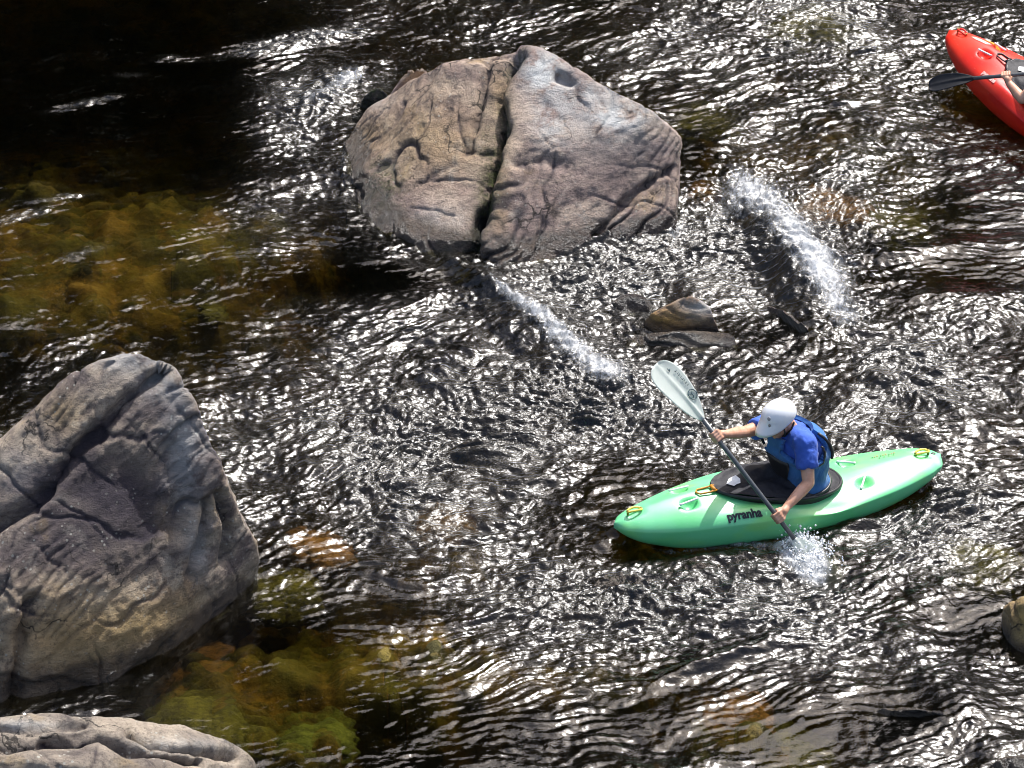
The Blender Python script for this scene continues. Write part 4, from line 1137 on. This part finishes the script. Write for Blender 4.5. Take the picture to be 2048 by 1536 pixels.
# ------------------------------------------------------------------ paddles
def make_paddle(label, Fm, A, B, face, shaft_mat, blade_mat, mark_mat, total_blade=.47, wmax=.112, feather=.35, logo=True):
    """A, B: blade throats (A low, B high), face: local vector the upper blade looks along"""
    A = np.array(A); B = np.array(B); ax = unit(B - A)
    root = bpy.data.objects.new('paddle', None); COL.objects.link(root)
    mid = (A + B) / 2
    root.matrix_world = Fm @ Matrix.Translation(Vector(mid))
    tag(root, label, 'paddle', 'kayak paddles')
    mb = MB(); mb.tube([A - mid, (A * .7 + B * .3) - mid, (A * .3 + B * .7) - mid, B - mid], .0155, 12)
    link('shaft', mb.mesh(), shaft_mat, root)
    face = unit(face - ax * (face @ ax)); side = np.cross(face, ax)
    for base, d, f_ in ((B, ax, face), (A, -ax, math.cos(feather) * face + math.sin(feather) * side)):
        s_ = np.cross(f_, d)
        mb = MB(); L = total_blade; rows = []
        def prof(t):       # half widths on both edges: asymmetric
            a = .016 + wmax * (1 - math.exp(-t * 3.4)) * (1 if t < .72 else math.sqrt(max(0, 1 - ((t - .72) / .29) ** 2.4)))
            b = .016 + wmax * (1 - math.exp(-t * 2.6)) * (1 if t < .6 else math.sqrt(max(0, 1 - ((t - .6) / .405) ** 2.2)))
            return a, b
        for t in np.linspace(0, 1, 40):
            a, b = prof(t); c = base - mid + d * (t * L - .02) - f_ * .05 * t * t
            top = []; bot = []
            for u_ in np.linspace(-1, 1, 25):
                wd = (a if u_ > 0 else b) * u_
                th = .0045 + .014 * math.exp(-(wd / .014) ** 2) * (1 - t * .75) - .001
                cur = -.014 * u_ * u_ * min(1, t * 3)
                top.append(c + s_ * wd + f_ * (th - cur)); bot.append(c + s_ * wd + f_ * (-.004 - cur - .01 * math.exp(-(wd / .016) ** 2) * (1 - t)))
            rows.append(top + bot[::-1])
        mb.loft(rows)
        bl = link('blade', mb.mesh(), blade_mat, root)
        if logo and base is B:
            def bp(t, wd, lift=.012): return base - mid + d * (t * L - .02) - f_ * .05 * t * t + s_ * wd + f_ * (lift + .014 * min(1, (wd / .1) ** 2))
            sg = -1
            mb = MB(); mb.tube([bp(.36 + .072 * math.cos(a), sg * (.05 + .03 * math.sin(a))) for a in np.linspace(0, 2 * math.pi, 33)], .0036, 6)
            mb.tube([bp(.315, sg * .034), bp(.34, sg * .05), bp(.37, sg * .046), bp(.40, sg * .062)], .0034, 6)
            mb.tube([bp(.38, sg * .03), bp(.365, sg * .048)], .003, 6)
            link('round_emblem', mb.mesh(), mark_mat, bl)
            mb = MB()
            tv = [bp(.86, sg * .034, .013), bp(.82, sg * .05, .013), bp(.80, sg * .03, .013)]
            mb.loft([[q - f_ * .002 for q in tv], tv])
            link('blade_mark', mb.mesh(), mark_mat, bl); mb = MB()
            for k in range(8):     # illegible lettering strip along the edge
                t0 = .50 + .035 * k
                mb.tube([bp(t0, sg * .062, .011), bp(t0 + .008 * (k % 3), sg * .078, .011)], .0022 + .0006 * (k % 2), 5)
                if k % 2: mb.tube([bp(t0, sg * .062, .011), bp(t0 + .018, sg * .064, .011)], .0022, 5)
            link('blade_print', mb.mesh(), mark_mat, bl)
    return root

M_shaft = plain('dark_grey_fibre', (.09, .095, .1), .35, .5, .15, 60)
M_blade = plain('off_white_nylon', (.72, .76, .72), .4, .5, .05, 10)
def thin_glow(m, col, f):
    n = m.node_tree.nodes; o = n['Material Output']; b = n['Principled BSDF']
    tl = n.new('ShaderNodeBsdfTranslucent'); tl.inputs[0].default_value = (*col, 1); mx = n.new('ShaderNodeMixShader'); mx.inputs[0].default_value = f
    L = m.node_tree.links; L.new(b.outputs[0], mx.inputs[1]); L.new(tl.outputs[0], mx.inputs[2]); L.new(mx.outputs[0], o.inputs['Surface'])
thin_glow(M_blade, (.85, .88, .83), .5)
M_mark = plain('slate_print', (.05, .09, .1), .5)
M_bblade = plain('black_nylon', (.008, .009, .012), .5, .2, .2, 20)

# --- paddler in the green kayak
A1 = local_on_plane(F1, 1592, 1082, .5); B1 = local_on_plane(F1, 1402, 834, .03)
gl1 = near_on_line(F1, 1556, 1034, A1, B1); gr1 = near_on_line(F1, 1431, 872, A1, B1)
ax1 = unit(B1 - A1)
make_paddle('white bladed paddle with a dark grey shaft, held upright over the green kayak', F1, A1, B1,
            np.array((F1.inverted().to_3x3() @ Vector(-CF * .75 + CR * -.1 + CU * .75))), M_shaft, M_blade, M_mark)
wl1 = local_on_plane(F1, 1574, 1013, gl1[1] - .035); wr1 = local_on_plane(F1, 1452, 868, gr1[1] - .02)
J1 = dict(hip=(-.165, 0, .14), chest=(-.12, .01, .455), neck=(-.055, .0, .63), shL=(-.09, .165, .595), shR=(.02, -.165, .58), head=(.04, .02, .735),
          elL=local_on_plane(F1, 1617, 966, .30), wrL=wl1, wrR=wr1, elR=(np.array((.02, -.165, .58)) * .48 + wr1 * .52 + np.array((-.01, -.05, -.05))))
hands1 = dict(L=(gl1, -ax1, -1), R=(gr1, ax1, 1))
make_person('person in blue shirt, blue life vest and white helmet paddling the green kayak', F1, J1, hands1, (.8, .16, -.42), mats1)

# --- paddler in the red kayak (only one arm is in the picture)
gl2 = local_on_plane(F2, 2012, 151, .34)
A2 = local_on_plane(F2, 1942, 157, .52)
ax2 = unit(gl2 - A2); A2 = gl2 - ax2 * max(.22, np.linalg.norm(gl2 - A2)); B2 = A2 + ax2 * 1.02
gr2 = gl2 + ax2 * .6
make_paddle('black bladed paddle held low across the red kayak at the right edge', F2, A2, B2,
            np.array((F2.inverted().to_3x3() @ Vector(-CF * .8 + CU * .5))), M_shaft, M_bblade, M_white, feather=0.0, logo=False, wmax=.07, total_blade=.36)
sh2 = np.array((-.08, .18, .63))
J2 = dict(hip=(-.165, 0, .14), chest=(-.14, 0, .47), neck=(-.08, 0, .67), shL=sh2, shR=(-.06, -.18, .63), head=(-.02, 0, .8),
          elL=local_on_plane(F2, 2044, 198, .38), wrL=local_on_plane(F2, 2018, 166, .36), wrR=gr2 + np.array((-.07, -.03, 0)),
          elR=(np.array((-.06, -.18, .63)) + gr2) / 2 + np.array((-.05, -.12, -.12)))
hands2 = dict(L=(gl2, -ax2, -1), R=(gr2, ax2, 1))
make_person('person in the red kayak, one bare arm holding a black paddle', F2, J2, hands2, (.95, 0, -.15), mats2)
print('LEN', {k: round(float(np.linalg.norm(np.array(a) - np.array(b))), 3) for k, a, b in (('upL', J1['shL'], J1['elL']), ('foL', J1['elL'], J1['wrL']), ('upR', J1['shR'], J1['elR']), ('foR', J1['elR'], J1['wrR']), ('pad', A1, B1), ('2up', J2['shL'], J2['elL']), ('2fo', J2['elL'], J2['wrL']))}, gl1, gr1, gl2, A2, J2['elL'], J2['wrL'])

# ------------------------------------------------------------------ spray at the paddle and on the white water
M_spray = NT('spray'); M_spray.base((.82, .84, .86), .35, .5); M_spray = M_spray.m
def droplets(name, label, cat, emit, n, seed, rmin=.002, rmax=.009):
    rg = random.Random(seed); mb = MB()
    for _ in range(n):
        p, k = emit(rg); r_ = rmin + (rmax - rmin) * rg.random() ** 3 * k
        v = [(r_, 0, 0), (-r_, 0, 0), (0, r_, 0), (0, -r_, 0), (0, 0, r_ * 1.2), (0, 0, -r_ * 1.2)]
        mb.add([np.array(q) + p for q in v], [(0, 2, 4), (2, 1, 4), (1, 3, 4), (3, 0, 4), (2, 0, 5), (1, 2, 5), (3, 1, 5), (0, 3, 5)])
    o = link(name, mb.mesh(), M_spray); tag(o, label, cat, kind='stuff'); return o
def splash_emit(rg):
    t = rg.random(); U = 1590 + 38 * t + rg.gauss(0, 13 + 14 * t); V = 1088 + 36 * t + rg.gauss(0, 8 + 10 * t)
    return at_z(U, V, 0.0) + np.array([0, 0, abs(rg.gauss(0, .05)) * (1.1 - t * .6)]), 1.0
droplets('paddle_splash', 'white splash where the lower paddle blade enters the water', 'splash', splash_emit, 1500, 3, .002, .012)
SPR = [(1110, 665, 120, 20, -38), (1560, 460, 100, 32, -45), (1640, 590, 60, 30, -62), (650, 190, 60, 20, 25), (1500, 385, 50, 26, 0), (990, 575, 60, 9, -35), (1345, 470, 14, 10, 0)]
def rapid_emit(rg):
    U, V, a, b, tl = SPR[rg.choices(range(len(SPR)), [1.2, 2, 1, .7, .6, .3, .15])[0]]
    x, y = rg.gauss(0, a * .6), rg.gauss(0, b * .6); c, s = math.cos(R(tl)), math.sin(R(tl))
    return at_z(U + x * c + y * s, V - x * s + y * c) + np.array([0, 0, .03 + abs(rg.gauss(0, .05))]), .9
droplets('rapid_spray', 'fine white spray thrown up along the white water ridges', 'spray', rapid_emit, 220, 4, .0015, .005)

# ------------------------------------------------------------------ wooded far bank (outside the frame, mirrored in the water)
bxx = np.linspace(-80, 80, 100); byy = np.linspace(15, 75, 40)
GX, GY = np.meshgrid(bxx, byy)
gz = -1.2 + (34 + 26 * sstep(12, -8, GX)) * sstep(0, 1, (GY - 15 - 3 * np.sin(GX * .13)) / 50) + 1.2 * fbm(np.stack([GX.ravel() * .2, GY.ravel() * .2, GX.ravel() * 0], -1), 3).reshape(GX.shape)
bco_, bq_ = grid_mesh(bxx, byy, gz)
def bank_mat():
    t = NT('forest_floor'); v = t.geo()
    t.base(t.mix(t.ramp(t.noise(v, .8, 5), .4, .6), (.03, .035, .012), (.06, .05, .025)), .9, .2); return t.m
tag(link('far_bank', fast_mesh('far_bank', bco_, bq_), bank_mat()), kind='structure')
def leaf_mat():
    t = NT('dark_foliage'); v = t.geo()
    t.base(t.mix(t.ramp(t.noise(v, .5, 4), .35, .65), (.01, .018, .005), (.03, .045, .012)), .7, .2); return t.m
rg = np.random.default_rng(5)
lv = []; n_t = 0
cen = []
for k in range(420):
    x = rg.uniform(-60, 55); y = rg.uniform(20, 64)
    gx = np.argmin(abs(bxx - x)); gy = np.argmin(abs(byy - y)); z = gz[gy, gx]
    h = rg.uniform(6, 10); 
    q = rg.normal(size=(150, 3)); q /= np.linalg.norm(q, axis=1)[:, None]
    rr = rg.uniform(.55, 1.05, size=(150, 1))
    cen.append(np.array([x, y, z + h * .6]) + q * rr * np.array([h * .33, h * .33, h * .5]))
cen = np.concatenate(cen); n_l = len(cen)
t1 = rg.normal(size=(n_l, 3)); t1 /= np.linalg.norm(t1, axis=1)[:, None]
t2 = np.cross(t1, rg.normal(size=(n_l, 3))); t2 /= np.linalg.norm(t2, axis=1)[:, None]
sz = rg.uniform(.35, .8, size=(n_l, 1))
LV = np.stack([cen - t1 * sz, cen + t2 * sz * .6, cen + t1 * sz, cen - t2 * sz * .6], 1).reshape(-1, 3)
tag(link('woods', fast_mesh('woods', LV, np.arange(n_l * 4).reshape(-1, 4)), leaf_mat(), smooth=False), 'dark wooded slope on the far bank beyond the river', 'woods', kind='stuff')
